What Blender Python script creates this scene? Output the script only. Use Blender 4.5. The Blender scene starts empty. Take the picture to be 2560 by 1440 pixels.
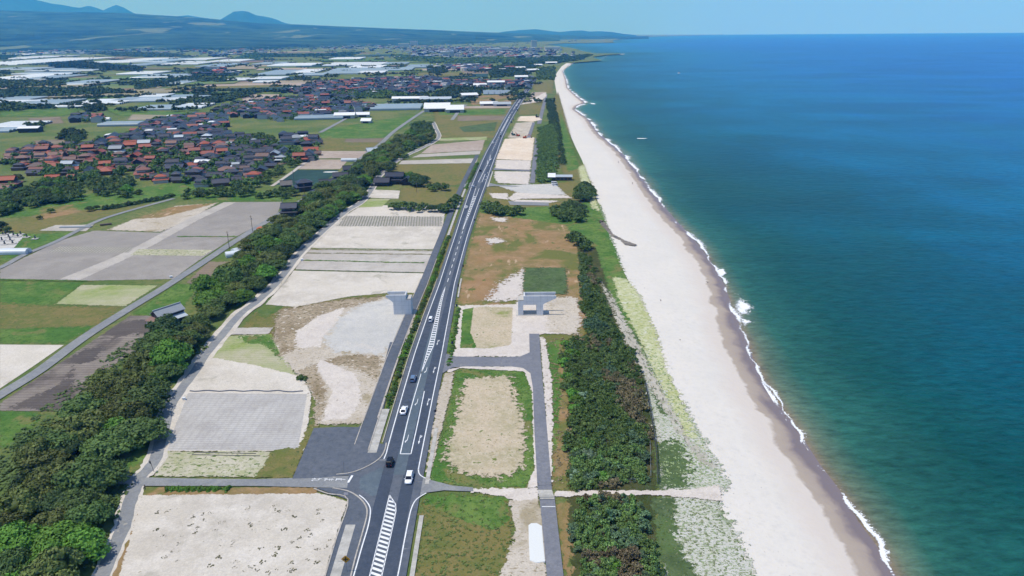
import bpy, bmesh, math, random
import numpy as np
from mathutils import Matrix, Vector
PI = math.pi
scene = bpy.context.scene
COL = scene.collection
# ------------------------------------------------------------------ camera
F, HOR, ROLL, H = 1750.0, 81.0, math.radians(0.5), 105.0
PITCH = math.atan((720 - HOR) / F)
cr, sr, cp, sp = math.cos(ROLL), math.sin(ROLL), math.cos(PITCH), math.sin(PITCH)
fwd = Vector((0, cp, -sp)); upv = Vector((0, sp, cp)); rgt = Vector((1, 0, 0))
R_ = rgt * cr - upv * sr; U_ = rgt * sr + upv * cr
cd = bpy.data.cameras.new("camera"); cam = bpy.data.objects.new("camera", cd); COL.objects.link(cam)
cd.sensor_width = 36; cd.lens = F / 2560 * 36; cd.clip_start = 1; cd.clip_end = 200000
cam.matrix_world = Matrix(((R_[0], U_[0], -fwd[0], 0), (R_[1], U_[1], -fwd[1], 0), (R_[2], U_[2], -fwd[2], H), (0, 0, 0, 1)))
scene.camera = cam
# ------------------------------------------------------------------ world, sun, exposure
SUN_EL, SUN_AZ = math.radians(67), math.radians(180 - 10)   # light comes from the left (-x)
w = bpy.data.worlds.new("World"); scene.world = w; w.use_nodes = True
nt = w.node_tree; bg = nt.nodes['Background']
sky = nt.nodes.new('ShaderNodeTexSky'); sky.sky_type = 'NISHITA'; sky.sun_disc = False
sky.sun_elevation = SUN_EL; sky.air_density = 1.0; sky.dust_density = 0.2; sky.ozone_density = 2.5; sky.altitude = 0
sd = Vector((math.cos(SUN_AZ) * math.cos(SUN_EL), -math.sin(SUN_AZ) * math.cos(SUN_EL), math.sin(SUN_EL)))
sky.sun_rotation = math.atan2(sd.x, sd.y)
tcw = nt.nodes.new('ShaderNodeTexCoord'); sepw = nt.nodes.new('ShaderNodeSeparateXYZ'); nt.links.new(tcw.outputs['Generated'], sepw.inputs[0])
mrw = nt.nodes.new('ShaderNodeMapRange'); nt.links.new(sepw.outputs[2], mrw.inputs[0]); mrw.interpolation_type = 'SMOOTHSTEP'
for i_, v_ in enumerate((0.12, 0.5, 1.0, 0.0)): mrw.inputs[i_ + 1].default_value = v_
mxw = nt.nodes.new('ShaderNodeMix'); mxw.data_type = 'RGBA'; nt.links.new(mrw.outputs[0], mxw.inputs[0]); nt.links.new(sky.outputs[0], mxw.inputs[6])
mxw.inputs[7].default_value = (1.7, 3.7, 7.5, 1)      # clear blue air low over the sea
nt.links.new(mxw.outputs[2], bg.inputs[0]); bg.inputs[1].default_value = 0.14
sl = bpy.data.lights.new("sun", 'SUN'); sl.energy = 3.85; sl.angle = math.radians(0.5); sl.color = (1, 0.965, 0.91)
so = bpy.data.objects.new("sun", sl); COL.objects.link(so)
so.rotation_mode = 'QUATERNION'; so.rotation_quaternion = sd.to_track_quat('Z', 'Y')
scene.view_settings.view_transform = 'Standard'; scene.view_settings.look = 'None'
scene.view_settings.exposure = 0.0; scene.view_settings.gamma = 1
scene.cycles.transparent_max_bounces = 24
scene.cycles.volume_bounces = 1
# ------------------------------------------------------------------ helpers
SEA = -3.0
def P(px, py, z=0.0):
    """the point of the horizontal plane at height z that the photograph shows at (px, py)"""
    a = (px - 1280) / F; b = (720 - py) / F
    u = a * cr + b * sr; v = -a * sr + b * cr
    dy = cp + v * sp; dz = -sp + v * cp
    t = (z - H) / dz
    return (u * t, dy * t)
def PD(px, py, dist):
    """world x, y, z seen at (px, py) at ground distance dist"""
    a = (px - 1280) / F; b = (720 - py) / F
    u = a * cr + b * sr; v = -a * sr + b * cr
    dy = cp + v * sp; dz = -sp + v * cp
    t = dist / dy
    return (u * t, dist, H + dz * t)
def to_px(x, y, z=0.0):
    d = Vector((x, y, z - H)); c = d.dot(fwd)
    return (1280 + F * d.dot(R_) / c, 720 - F * d.dot(U_) / c)
def S(r, g, b, k=0.78):
    f = lambda c: ((c / 255 + 0.055) / 1.055) ** 2.4 if c > 10 else c / 255 / 12.92
    return (f(r) * k, f(g) * k, f(b) * k, 1)
def tag(o, label=None, cat=None, group=None, kind=None):
    if label: o['label'] = label
    if cat: o['category'] = cat
    if group: o['group'] = group
    if kind: o['kind'] = kind
    return o
def mkobj(name, me, parent=None, loc=None, rz=0.0):
    o = bpy.data.objects.new(name, me); COL.objects.link(o)
    if parent: o.parent = parent
    if loc is not None: o.location = loc
    if rz: o.rotation_euler = (0, 0, rz)
    return o
def empty(name, loc, rz=0.0):
    o = mkobj(name, None, None, loc, rz); o.empty_display_size = 0.5; return o
def mesh(name, vs, fs, mat=None, smooth=False):
    me = bpy.data.meshes.new(name); me.from_pydata([tuple(v) for v in vs], [], [tuple(f) for f in fs])
    if mat: me.materials.append(mat)
    if smooth: me.polygons.foreach_set('use_smooth', [True] * len(me.polygons))
    me.update(); return me
def npmesh(name, v, q, mat, attrs=None, smooth=False):
    """fast mesh from numpy vertices (n,3) and quads (m,4); attrs: name -> per-vertex values"""
    me = bpy.data.meshes.new(name); n, m = len(v), len(q); k = q.shape[1]
    me.vertices.add(n); me.vertices.foreach_set('co', np.asarray(v, np.float32).ravel())
    me.loops.add(m * k); me.loops.foreach_set('vertex_index', np.asarray(q, np.int32).ravel())
    me.polygons.add(m); me.polygons.foreach_set('loop_start', np.arange(0, m * k, k, dtype=np.int32))
    me.polygons.foreach_set('loop_total', np.full(m, k, np.int32))
    if smooth: me.polygons.foreach_set('use_smooth', np.ones(m, bool))
    me.materials.append(mat)
    for an, av in (attrs or {}).items():
        a = me.attributes.new(an, 'FLOAT', 'POINT' if len(av) == n else 'FACE')
        a.data.foreach_set('value', np.asarray(av, np.float32))
    me.update(calc_edges=True); me.validate(); return me
class MB:
    """collects boxes, prisms and tubes into one mesh"""
    def __init__(s): s.v = []; s.f = []
    def add(s, vs, fs):
        n = len(s.v); s.v += [tuple(v) for v in vs]; s.f += [tuple(i + n for i in f) for f in fs]; return s
    def box(s, x0, x1, y0, y1, z0, z1):
        vs = [(x, y, z) for z in (z0, z1) for x, y in ((x0, y0), (x1, y0), (x1, y1), (x0, y1))]
        return s.add(vs, [(3, 2, 1, 0), (4, 5, 6, 7), (0, 1, 5, 4), (1, 2, 6, 5), (2, 3, 7, 6), (3, 0, 4, 7)])
    def prism(s, prof, y0, y1, axis='y'):
        """profile in (x,z) extruded along y, or (y,z) extruded along x"""
        n = len(prof)
        if axis == 'y': vs = [(a, y0, b) for a, b in prof] + [(a, y1, b) for a, b in prof]
        else: vs = [(y0, a, b) for a, b in prof] + [(y1, a, b) for a, b in prof]
        fs = [tuple(range(n))[::-1], tuple(range(n, 2 * n))] + [(i, (i + 1) % n, n + (i + 1) % n, n + i) for i in range(n)]
        return s.add(vs, fs)
    def tube(s, p, q, r0, r1=None, n=6):
        r1 = r0 if r1 is None else r1
        p, q = Vector(p), Vector(q); d = (q - p).normalized()
        a = d.orthogonal().normalized(); b = d.cross(a)
        vs = [p + (a * math.cos(t) + b * math.sin(t)) * r0 for t in [2 * PI * i / n for i in range(n)]]
        vs += [q + (a * math.cos(t) + b * math.sin(t)) * r1 for t in [2 * PI * i / n for i in range(n)]]
        return s.add(vs, [tuple(range(n))[::-1], tuple(range(n, 2 * n))] + [(i, (i + 1) % n, n + (i + 1) % n, n + i) for i in range(n)])
    def rings(s, rs):
        n = len(rs[0]); base = len(s.v)
        for r in rs: s.v += [tuple(v) for v in r]
        for k in range(len(rs) - 1):
            for i in range(n):
                j = (i + 1) % n; s.f.append((base + k * n + i, base + k * n + j, base + (k + 1) * n + j, base + (k + 1) * n + i))
        s.f.append(tuple(base + i for i in range(n))[::-1]); s.f.append(tuple(base + (len(rs) - 1) * n + i for i in range(n)))
        return s
    def me(s, name, mat, smooth=False):
        m = mesh(name, s.v, s.f, mat, smooth)
        bm = bmesh.new(); bm.from_mesh(m); bmesh.ops.recalc_face_normals(bm, faces=bm.faces); bm.to_mesh(m); bm.free()
        return m
    def build(s, name, mat, parent=None, loc=None, rz=0, smooth=False):
        return mkobj(name, s.me(name, mat, smooth), parent, loc, rz)
# ------------------------------------------------------------------ materials
def newmat(name):
    m = bpy.data.materials.new(name); m.use_nodes = True
    return m, m.node_tree, m.node_tree.nodes['Principled BSDF']
def N(t, typ, **kw):
    n = t.nodes.new(typ)
    for k, v in kw.items():
        if hasattr(n, k): setattr(n, k, v)
        else: n.inputs[k].default_value = v
    return n
def mathn(t, op, a, b=None, c=None):
    n = t.nodes.new('ShaderNodeMath'); n.operation = op
    for i, x in enumerate((a, b, c)):
        if x is None: continue
        if isinstance(x, (int, float)): n.inputs[i].default_value = x
        else: t.links.new(x, n.inputs[i])
    return n.outputs[0]
def mapr(t, val, a, b, c=0.0, d=1.0):
    n = t.nodes.new('ShaderNodeMapRange'); t.links.new(val, n.inputs[0])
    for i, x in enumerate((a, b, c, d)): n.inputs[i + 1].default_value = x
    return n.outputs[0]
def mixc(t, fac, a, b):
    n = t.nodes.new('ShaderNodeMix'); n.data_type = 'RGBA'
    if isinstance(fac, (int, float)): n.inputs[0].default_value = fac
    else: t.links.new(fac, n.inputs[0])
    for i, x in ((6, a), (7, b)):
        if isinstance(x, tuple): n.inputs[i].default_value = x
        else: t.links.new(x, n.inputs[i])
    return n.outputs[2]
def noise(t, vec, scale, detail=4, rough=0.6, dist=0.0, stretch=None):
    if stretch:
        mp = t.nodes.new('ShaderNodeMapping'); mp.inputs['Scale'].default_value = stretch
        t.links.new(vec, mp.inputs[0]); vec = mp.outputs[0]
    n = t.nodes.new('ShaderNodeTexNoise'); t.links.new(vec, n.inputs['Vector'])
    n.inputs['Scale'].default_value = scale; n.inputs['Detail'].default_value = detail
    n.inputs['Roughness'].default_value = rough; n.inputs['Distortion'].default_value = dist
    return n.outputs[0]
def flat(name, col, rough=0.6, metal=0.0, var=0.12, scale=1.5):
    m, t, b = newmat(name); b.inputs['Roughness'].default_value = rough; b.inputs['Metallic'].default_value = metal
    tc = t.nodes.new('ShaderNodeTexCoord')
    n = noise(t, tc.outputs['Object'], scale, 4)
    dk = tuple(c * (1 - 2 * var) for c in col[:3]) + (1,); lt = tuple(min(1, c * (1 + var)) for c in col[:3]) + (1,)
    t.links.new(mixc(t, n, dk, lt), b.inputs['Base Color'])
    return m
GM = {}
def ground_mat(key, c1, c2, c3=None, sc=0.03, sc2=0.35, thr=(0.42, 0.6), speck=None, rows=None, rowdir=(0, 1), patchy=None, bump=0.25, rough=0.95, lines=None):
    """procedural soil / grass: c1<->c2 in broad mottles, c3 in finer clumps, speck = (colour, threshold, scale), rows = (period, strength, colour)"""
    for suf in ('', 'f', 'F'):
        m, t, b = newmat('mat_' + key + suf); b.inputs['Roughness'].default_value = rough
        b.inputs['Specular IOR Level'].default_value = 0.15
        vec = t.nodes.new('ShaderNodeTexCoord').outputs['Object']
        n1 = mapr(t, noise(t, vec, sc, 6, 0.6, 0.4), thr[0], thr[1])
        col = mixc(t, n1, c1, c2)
        n2 = noise(t, vec, sc2, 6, 0.7)
        if c3: col = mixc(t, mapr(t, n2, 0.45, 0.68), col, c3)
        if patchy:   # (colour, thr, scale, stretch)
            n5 = noise(t, vec, patchy[2], 5, 0.6, 0.6, patchy[3] if len(patchy) > 3 else None)
            col = mixc(t, mapr(t, n5, patchy[1], patchy[1] + 0.07), col, patchy[0])
        if rows:
            sep = t.nodes.new('ShaderNodeSeparateXYZ'); t.links.new(vec, sep.inputs[0])
            for (per, st, rc, rd) in rows:
                q = mathn(t, 'ADD', mathn(t, 'MULTIPLY', sep.outputs[0], rd[0]), mathn(t, 'MULTIPLY', sep.outputs[1], rd[1]))
                q = mathn(t, 'ADD', q, mathn(t, 'MULTIPLY', n2, 0.25 * per))
                s_ = mathn(t, 'SINE', mathn(t, 'MULTIPLY', q, 2 * PI / per))
                msk = mathn(t, 'MULTIPLY', mapr(t, s_, 0.1, 0.9), mapr(t, n1, 0, 1, st * 0.6, st))
                col = mixc(t, msk, col, rc)
        if speck:
            for (scol, sthr, ssc, sstr) in speck:
                n3 = noise(t, vec, ssc, 3, 0.6, 0.2, sstr)
                col = mixc(t, mapr(t, n3, sthr, sthr + 0.06), col, scol)
        fine = noise(t, vec, 2.2, 3, 0.7)
        hv = t.nodes.new('ShaderNodeHueSaturation'); t.links.new(col, hv.inputs['Color'])
        t.links.new(mapr(t, fine, 0.3, 0.7, 0.86, 1.12), hv.inputs['Value'])
        t.links.new(hv.outputs[0], b.inputs['Base Color'])
        if bump:
            bp = N(t, 'ShaderNodeBump'); bp.inputs['Strength'].default_value = bump; bp.inputs['Distance'].default_value = 0.5
            t.links.new(n2, bp.inputs['Height']); t.links.new(bp.outputs[0], b.inputs['Normal'])
        if suf:
            at = t.nodes.new('ShaderNodeAttribute'); at.attribute_name = 'edge'
            n4 = noise(t, vec, 0.5 if suf == 'f' else 0.05, 6, 0.75)
            al = mathn(t, 'GREATER_THAN', mathn(t, 'ADD', at.outputs['Fac'], mathn(t, 'MULTIPLY', mathn(t, 'SUBTRACT', n4, 0.5), 3.2)), 0.0)
            t.links.new(al, b.inputs['Alpha'])
        GM[key + suf] = m
G = S
# greens and soils (display colours of the photo brought to albedo)
ground_mat('grass', G(100, 120, 64), G(134, 134, 84), G(78, 110, 52), sc=0.02, speck=[(G(58, 84, 42), 0.64, 0.8, None)], bump=0.5)
ground_mat('grass_bright', G(84, 124, 54), G(116, 142, 72), G(68, 106, 44), sc=0.05, speck=[(G(56, 92, 36), 0.6, 0.9, None)], patchy=(G(126, 128, 76), 0.57, 0.09), bump=0.6)
ground_mat('grass_olive', G(128, 122, 72), G(108, 118, 62), G(146, 130, 86), sc=0.04, speck=[(G(84, 100, 52), 0.6, 0.7, None)], bump=0.4)
ground_mat('grass_dark', G(78, 98, 62), G(92, 116, 68), G(104, 122, 84), sc=0.1, speck=[(G(58, 76, 46), 0.6, 1.0, None)])
ground_mat('dry_orange', G(162, 130, 92), G(128, 122, 74), G(176, 146, 112), sc=0.03, sc2=0.14, thr=(0.38, 0.64), speck=[(G(104, 116, 62), 0.62, 0.2, (1, .6, 1)), (G(196, 170, 140), 0.64, 0.12, (1.6, .4, 1))], patchy=(G(116, 120, 64), 0.52, 0.035), bump=0.3)
ground_mat('crop_rows', G(178, 172, 164), G(190, 184, 176), G(168, 162, 154), sc=0.02, sc2=0.2, rows=[(1.6, 0.9, G(112, 118, 92), (1, 0.1)), (3.0, 0.4, G(140, 138, 122), (0, 1))])
ground_mat('scrub_brown', G(186, 172, 150), G(150, 134, 108), G(168, 150, 124), sc=0.08, sc2=0.4, speck=[(G(112, 104, 72), 0.55, 0.8, (1, 2, 1)), (G(214, 204, 190), 0.6, 0.4, None)], bump=0.6)
ground_mat('soil_pale', G(196, 189, 181), G(209, 203, 195), G(180, 173, 164), sc=0.012, sc2=0.1, rows=[(1.5, 0.3, G(172, 165, 156), (0, 1))])
ground_mat('soil_grey', G(160, 155, 149), G(180, 174, 167), G(154, 148, 142), sc=0.012, sc2=0.08, rows=[(1.3, 0.4, G(146, 140, 134), (0, 1))])
ground_mat('soil_pink', G(182, 166, 152), G(196, 182, 170), G(170, 154, 140), sc=0.02, sc2=0.15, rows=[(2.4, 0.35, G(160, 144, 130), (0, 1))])
ground_mat('soil_grid', G(190, 187, 184), G(203, 200, 196), G(184, 180, 176), sc=0.02, sc2=0.1, rows=[(1.1, 0.38, G(158, 154, 150), (0, 1)), (2.2, 0.25, G(170, 166, 160), (1, 0))])
ground_mat('soil_sand', G(221, 213, 200), G(204, 196, 184), G(228, 221, 211), sc=0.025, sc2=0.12, patchy=(G(190, 184, 170), 0.6, 0.08), speck=[(G(158, 150, 128), 0.68, 0.9, (1, 1.3, 1))])
ground_mat('soil_dark', G(150, 141, 132), G(100, 93, 89), G(138, 128, 120), sc=0.02, sc2=0.15, thr=(0.47, 0.55), rows=[(1.7, 0.55, G(96, 88, 84), (0, 1))], patchy=(G(166, 156, 146), 0.6, 0.03, (1, 2.5, 1)))
ground_mat('soil_damp', G(104, 97, 93), G(92, 86, 83), G(112, 105, 100), sc=0.03, sc2=0.15, rows=[(1.7, 0.5, G(80, 74, 72), (0, 1))])
ground_mat('soil_brown', G(150, 134, 118), G(132, 118, 104), G(140, 136, 108), sc=0.03, sc2=0.1, rows=[(3.0, 0.3, G(120, 106, 94), (0, 1))])
ground_mat('soil_green', G(192, 186, 160), G(150, 166, 96), G(178, 180, 136), sc=0.05, sc2=0.3, rows=[(1.5, 0.4, G(128, 156, 74), (0, 1))])
ground_mat('soil_weeds', G(206, 200, 180), G(190, 186, 160), G(172, 176, 130), sc=0.05, sc2=0.4, speck=[(G(98, 122, 60), 0.57, 0.5, (1, 2.2, 1)), (G(130, 134, 92), 0.6, 1.2, None)])
ground_mat('scrub_sand', G(214, 204, 190), G(198, 186, 168), G(206, 196, 182), sc=0.05, sc2=0.3, speck=[(G(166, 152, 126), 0.58, 0.9, (1, 2.4, 1)), (G(136, 130, 100), 0.63, 1.8, (1, 1.8, 1))], patchy=(G(176, 164, 138), 0.58, 0.06), bump=0.6)
ground_mat('straw', G(206, 190, 164), G(184, 174, 142), G(216, 202, 180), sc=0.06, sc2=0.5, speck=[(G(120, 132, 70), 0.64, 0.5, None), (G(150, 138, 104), 0.62, 1.6, None)], patchy=(G(152, 158, 98), 0.62, 0.06), bump=0.5)
ground_mat('gravel', G(206, 204, 199), G(215, 212, 206), G(197, 196, 193), sc=0.03, sc2=0.2, patchy=(G(214, 208, 200), 0.62, 0.05))
ground_mat('sand_pale', G(220, 211, 203), G(228, 219, 209), G(210, 200, 190), sc=0.05, sc2=0.3, speck=[(G(150, 136, 112), 0.68, 0.6, (1, 2, 1))])
ground_mat('sand_warm', G(232, 214, 192), G(240, 226, 208), G(224, 204, 180), sc=0.03, sc2=0.15)
ground_mat('dune_scrub', G(206, 206, 196), G(214, 212, 206), G(196, 198, 180), sc=0.06, sc2=0.3, speck=[(G(150, 164, 126), 0.52, 1.0, (1, 1.8, 1)), (G(120, 140, 98), 0.6, 2.0, None)], patchy=(G(100, 128, 74), 0.6, 0.06), bump=0.7)
ground_mat('dune_yellow', G(190, 194, 140), G(204, 206, 160), G(216, 216, 190), sc=0.04, sc2=0.3, speck=[(G(150, 164, 98), 0.55, 0.6, (1, 1.8, 1)), (G(220, 220, 206), 0.64, 0.4, None)], bump=0.5)
ground_mat('dune_slope', G(196, 190, 176), G(176, 172, 158), G(210, 206, 196), sc=0.1, sc2=0.4, speck=[(G(128, 128, 112), 0.55, 0.5, (2.2, 0.6, 1))], bump=0.8)
ground_mat('grove_floor', G(70, 84, 44), G(92, 90, 56), G(58, 70, 40), sc=0.08, bump=0.6)
ground_mat('net', G(48, 76, 74), G(56, 86, 82), G(44, 70, 68), sc=0.05, rows=[(5.5, 0.6, G(72, 104, 98), (0.15, 1))], bump=0)
ground_mat('asphalt', G(98, 106, 118), G(110, 116, 127), G(90, 98, 110), sc=0.04, sc2=0.6, speck=[(G(136, 140, 146), 0.68, 0.25, (0.3, 2, 1))], bump=0.06, rough=0.85)
ground_mat('asphalt_light', G(128, 131, 140), G(138, 140, 148), G(120, 124, 134), sc=0.05, sc2=0.6, speck=[(G(150, 150, 152), 0.66, 0.25, (2, .4, 1))], bump=0.06, rough=0.9)
ground_mat('asphalt_lane', G(76, 86, 102), G(84, 93, 108), G(70, 80, 96), sc=0.05, sc2=0.5, bump=0.05, rough=0.85)
ground_mat('asphalt_bay', G(98, 112, 124), G(108, 121, 131), G(92, 106, 119), sc=0.08, sc2=0.6, speck=[(G(92, 102, 112), 0.66, 0.2, (4, 0.3, 1))], bump=0.05, rough=0.85)
ground_mat('asphalt_old', G(146, 149, 152), G(158, 160, 160), G(134, 138, 144), sc=0.06, sc2=0.4, speck=[(G(172, 170, 164), 0.66, 0.4, None)], bump=0.08, rough=0.9)
ground_mat('concrete', G(200, 197, 190), G(188, 186, 180), G(208, 205, 198), sc=0.2, sc2=0.8, rows=[(4.0, 0.35, G(140, 138, 132), (0, 1))], bump=0.1)
ground_mat('kerbstone', G(196, 190, 182), G(172, 166, 158), G(206, 200, 192), sc=0.4, sc2=1.5, bump=0.1)
ground_mat('paint', G(238, 240, 242, 0.9), G(226, 229, 233, 0.9), None, sc=0.5, bump=0)
ground_mat('far_green', G(108, 136, 80), G(134, 142, 94), G(98, 124, 76), sc=0.004, sc2=0.02, bump=0)
ground_mat('far_brown', G(140, 122, 108), G(120, 108, 96), None, sc=0.006, bump=0)
ground_mat('far_pale', G(172, 160, 142), G(150, 146, 118), None, sc=0.006, bump=0)
ground_mat('wet_channel', G(150, 142, 132), G(112, 108, 104), None, sc=0.2, bump=0.3)

# ------------------------------------------------------------------ ground patches
ZC = [0.02]
def nextz(py):
    ZC[0] += 0.0012 if py > 330 else 0.008
    return ZC[0]
def patch(name, mat, pts, feather=0.0, z=None, cell=None, world=False, dz=0.0):
    wp = [p if world else P(*p) for p in pts]
    py = 500 if world else max(p[1] for p in pts)
    if z is None: z = nextz(py)
    z += dz
    if not feather:
        vs = [(x, y, z) for x, y in wp]
        me = mesh(name, vs, [range(len(vs))], GM[mat])
        bm = bmesh.new(); bm.from_mesh(me); bmesh.ops.triangulate(bm, faces=bm.faces)
        for f in bm.faces:
            if f.normal.z < 0: f.normal_flip()
        bm.to_mesh(me); bm.free()
    else:
        A = np.array(wp); lo = A.min(0) - feather; hi = A.max(0) + feather
        c = cell or max(0.5, min(feather * 0.6, max(hi - lo) / 60)); c = max(c, (hi - lo).max() / 220)
        nx, ny = int((hi[0] - lo[0]) / c) + 2, int((hi[1] - lo[1]) / c) + 2
        gx, gy = np.meshgrid(lo[0] + np.arange(nx) * c, lo[1] + np.arange(ny) * c)
        pt = np.stack([gx.ravel(), gy.ravel()], 1); d = sdist(pt, A)
        q = np.arange(nx * ny).reshape(ny, nx)
        qd = np.stack([q[:-1, :-1], q[:-1, 1:], q[1:, 1:], q[1:, :-1]], -1).reshape(-1, 4)
        keep = (d[qd] > -feather).any(1); qd = qd[keep]
        used = np.unique(qd); rm = np.full(nx * ny, -1); rm[used] = np.arange(len(used))
        v = np.concatenate([pt[used], np.full((len(used), 1), z)], 1)
        far = feather > 12
        me = npmesh(name, v, rm[qd], GM[mat + ('F' if far else 'f')], {'edge': np.clip(d[used] / feather, -1.6, 1.6)})
    o = mkobj(name, me); tag(o, kind='structure'); return o
def sdist(pt, A):
    """signed distance to polygon A, positive inside"""
    B = np.roll(A, -1, 0); best = np.full(len(pt), 1e18); ins = np.zeros(len(pt), bool)
    for a, b in zip(A, B):
        e = b - a; L2 = max((e * e).sum(), 1e-9); r = pt - a
        t_ = np.clip((r @ e) / L2, 0, 1); dd = r - t_[:, None] * e; best = np.minimum(best, (dd * dd).sum(1))
        cond = (a[1] > pt[:, 1]) != (b[1] > pt[:, 1])
        if cond.any():
            xi = a[0] + (pt[:, 1] - a[1]) * e[0] / (e[1] if e[1] != 0 else 1e-9)
            ins ^= cond & (pt[:, 0] < xi)
    return np.where(ins, 1, -1) * np.sqrt(best)
def smooth_line(pts, n=4):
    out = []
    for i in range(len(pts) - 1):
        p0 = pts[max(i - 1, 0)]; p1 = pts[i]; p2 = pts[i + 1]; p3 = pts[min(i + 2, len(pts) - 1)]
        for k in range(n):
            u = k / n
            out.append(tuple(0.5 * ((2 * b) + (-a + c) * u + (2 * a - 5 * b + 4 * c - d) * u * u + (-a + 3 * b - 3 * c + d) * u ** 3) for a, b, c, d in zip(p0, p1, p2, p3)))
    out.append(tuple(pts[-1])); return out
def ribbon(name, mat, pts, width, z=None, world=False, smooth=True, kind='structure', thick=0.0, jit=0.0):
    wp = [p if world else P(*p) for p in pts]
    py = 500 if world else max(p[1] for p in pts)
    if z is None: z = nextz(py)
    if smooth and len(wp) > 2: wp = smooth_line(wp)
    ws = width if isinstance(width, (list, tuple)) else None
    L, Rr = [], []
    rnd = random.Random(len(name) + len(pts))
    for i, p in enumerate(wp):
        a = Vector(wp[max(i - 1, 0)]); b = Vector(wp[min(i + 1, len(wp) - 1)]); d = (b - a).normalized(); n = Vector((-d.y, d.x))
        wd = (np.interp(i / (len(wp) - 1), np.linspace(0, 1, len(ws)), ws) if ws else width) / 2
        L.append(Vector(p) + n * (wd + rnd.uniform(-jit, jit))); Rr.append(Vector(p) - n * (wd + rnd.uniform(-jit, jit)))
    m = len(wp)
    vs = [(q.x, q.y, z) for q in L] + [(q.x, q.y, z) for q in Rr]
    fs = [(i, m + i, m + i + 1, i + 1) for i in range(m - 1)]
    if thick:
        vs += [(q.x, q.y, z - thick) for q in L] + [(q.x, q.y, z - thick) for q in Rr]
        fs += [(2 * m + i, i, i + 1, 2 * m + i + 1) for i in range(m - 1)] + [(m + i, 3 * m + i, 3 * m + i + 1, m + i + 1) for i in range(m - 1)]
        fs += [(0, 2 * m, 3 * m, m), (m - 1, 2 * m - 1, 4 * m - 1, 3 * m - 1)]
    me = mesh(name, vs, fs, GM[mat] if isinstance(mat, str) else mat)
    bm = bmesh.new(); bm.from_mesh(me); bmesh.ops.recalc_face_normals(bm, faces=bm.faces)
    if not thick:
        for f in bm.faces:
            if f.normal.z < 0: f.normal_flip()
    bm.to_mesh(me); bm.free()
    o = mkobj(name, me)
    if kind: tag(o, kind=kind)
    return o
# coast: dune foot line (photo, z = 0) and water line (photo, sea level)
DUNE = [(2000, 1640), (1940, 1540), (1880, 1440), (1840, 1350), (1800, 1290), (1800, 1215), (1772, 1150), (1740, 1080), (1700, 1000), (1665, 930), (1628, 830), (1592, 740), (1548, 660), (1524, 600), (1503, 545), (1497, 510), (1474, 450), (1455, 400), (1440, 370), (1422, 330), (1405, 280), (1392, 235), (1386, 200), (1392, 182), (1404, 166), (1416, 158)]
SHORE = [(2400, 1640), (2300, 1530), (2235, 1440), (2192, 1370), (2150, 1310), (2112, 1250), (2078, 1205), (2046, 1165), (2012, 1112), (1985, 1068), (1945, 1012), (1905, 945), (1880, 895), (1852, 830), (1834, 780), (1810, 715), (1790, 675), (1765, 635), (1735, 598), (1700, 562), (1662, 520), (1640, 492), (1610, 452), (1592, 428), (1566, 395), (1546, 374), (1520, 352), (1500, 336), (1486, 318), (1474, 300), (1452, 284), (1437, 274), (1443, 265), (1464, 257), (1440, 238), (1420, 220), (1416, 200), (1407, 178), (1424, 163), (1432, 158)]
FARCOAST = [(1442, 156), (1505, 151), (1490, 146), (1482, 142), (1517, 137), (1560, 135), (1540, 133.5), (1487, 133.5), (1455, 127), (1430, 120), (1385, 114), (1362, 112), (1405, 108.5), (1460, 107.8), (1535, 106.5), (1530, 101), (1560, 97), (1622, 92)]
land = [P(-900, 1900)] + [P(*p) for p in DUNE] + [P(*p) for p in FARCOAST] + [(9000, 40000), (-42000, 40000), (-42000, 110), (-400, 60)]
land = [(-400, 20), (60, 20)] + [P(*p) for p in DUNE] + [P(*p) for p in FARCOAST] + [(6000, 20500), (4000, 24000), (-24000, 24000), (-24000, 20)]
vs = [(x, y, 0.0) for x, y in land]
me = mesh('ground', vs, [range(len(vs))], GM['grass'])
bm = bmesh.new(); bm.from_mesh(me); bmesh.ops.triangulate(bm, faces=bm.faces)
for f in bm.faces:
    if f.normal.z < 0: f.normal_flip()
bm.to_mesh(me); bm.free()
tag(mkobj('ground', me), kind='structure')
# ---- beach: ruled surface from the dune foot to the water line and on under the sea
def interp_line(L, py): 
    ys = [p[1] for p in L][::-1]; xs = [p[0] for p in L][::-1]; return float(np.interp(py, ys, xs))
pys = list(np.concatenate([np.linspace(1640, 700, 95), np.linspace(692, 330, 75), np.linspace(326, 158, 85)]))
NC = 22; V = []; AT = []
for py in pys:
    a = np.array(P(interp_line(DUNE, py), py)); b = np.array(P(interp_line(SHORE, py), py, SEA)); d = b - a; L = np.linalg.norm(d)
    for k in range(NC):
        t_ = k / (NC - 1) * (1 + 30 / L); q = a + d * t_
        z = SEA * (0.25 * t_ + 0.75 * t_ ** 2) if t_ <= 1 else SEA - (t_ - 1) * L * 0.06
        V.append((q[0], q[1], z + (0.01 if k == 0 else 0))); AT.append((1 - t_) * L)
V = np.array(V); q = np.arange(len(pys) * NC).reshape(len(pys), NC)
qd = np.stack([q[:-1, :-1], q[:-1, 1:], q[1:, 1:], q[1:, :-1]], -1).reshape(-1, 4)
m, t, b = newmat('beach_sand'); b.inputs['Roughness'].default_value = 0.9; b.inputs['Specular IOR Level'].default_value = 0.2
vec = t.nodes.new('ShaderNodeTexCoord').outputs['Object']
at = t.nodes.new('ShaderNodeAttribute'); at.attribute_name = 'shore'
dd = mathn(t, 'ADD', at.outputs['Fac'], mathn(t, 'MULTIPLY', mathn(t, 'SUBTRACT', noise(t, vec, 0.07, 6, 0.65, 0.5), 0.5), 11.0))
dry = mixc(t, mapr(t, noise(t, vec, 0.04, 5, 0.6), 0.4, 0.6), G(229, 224, 216), G(234, 228, 219))
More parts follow.
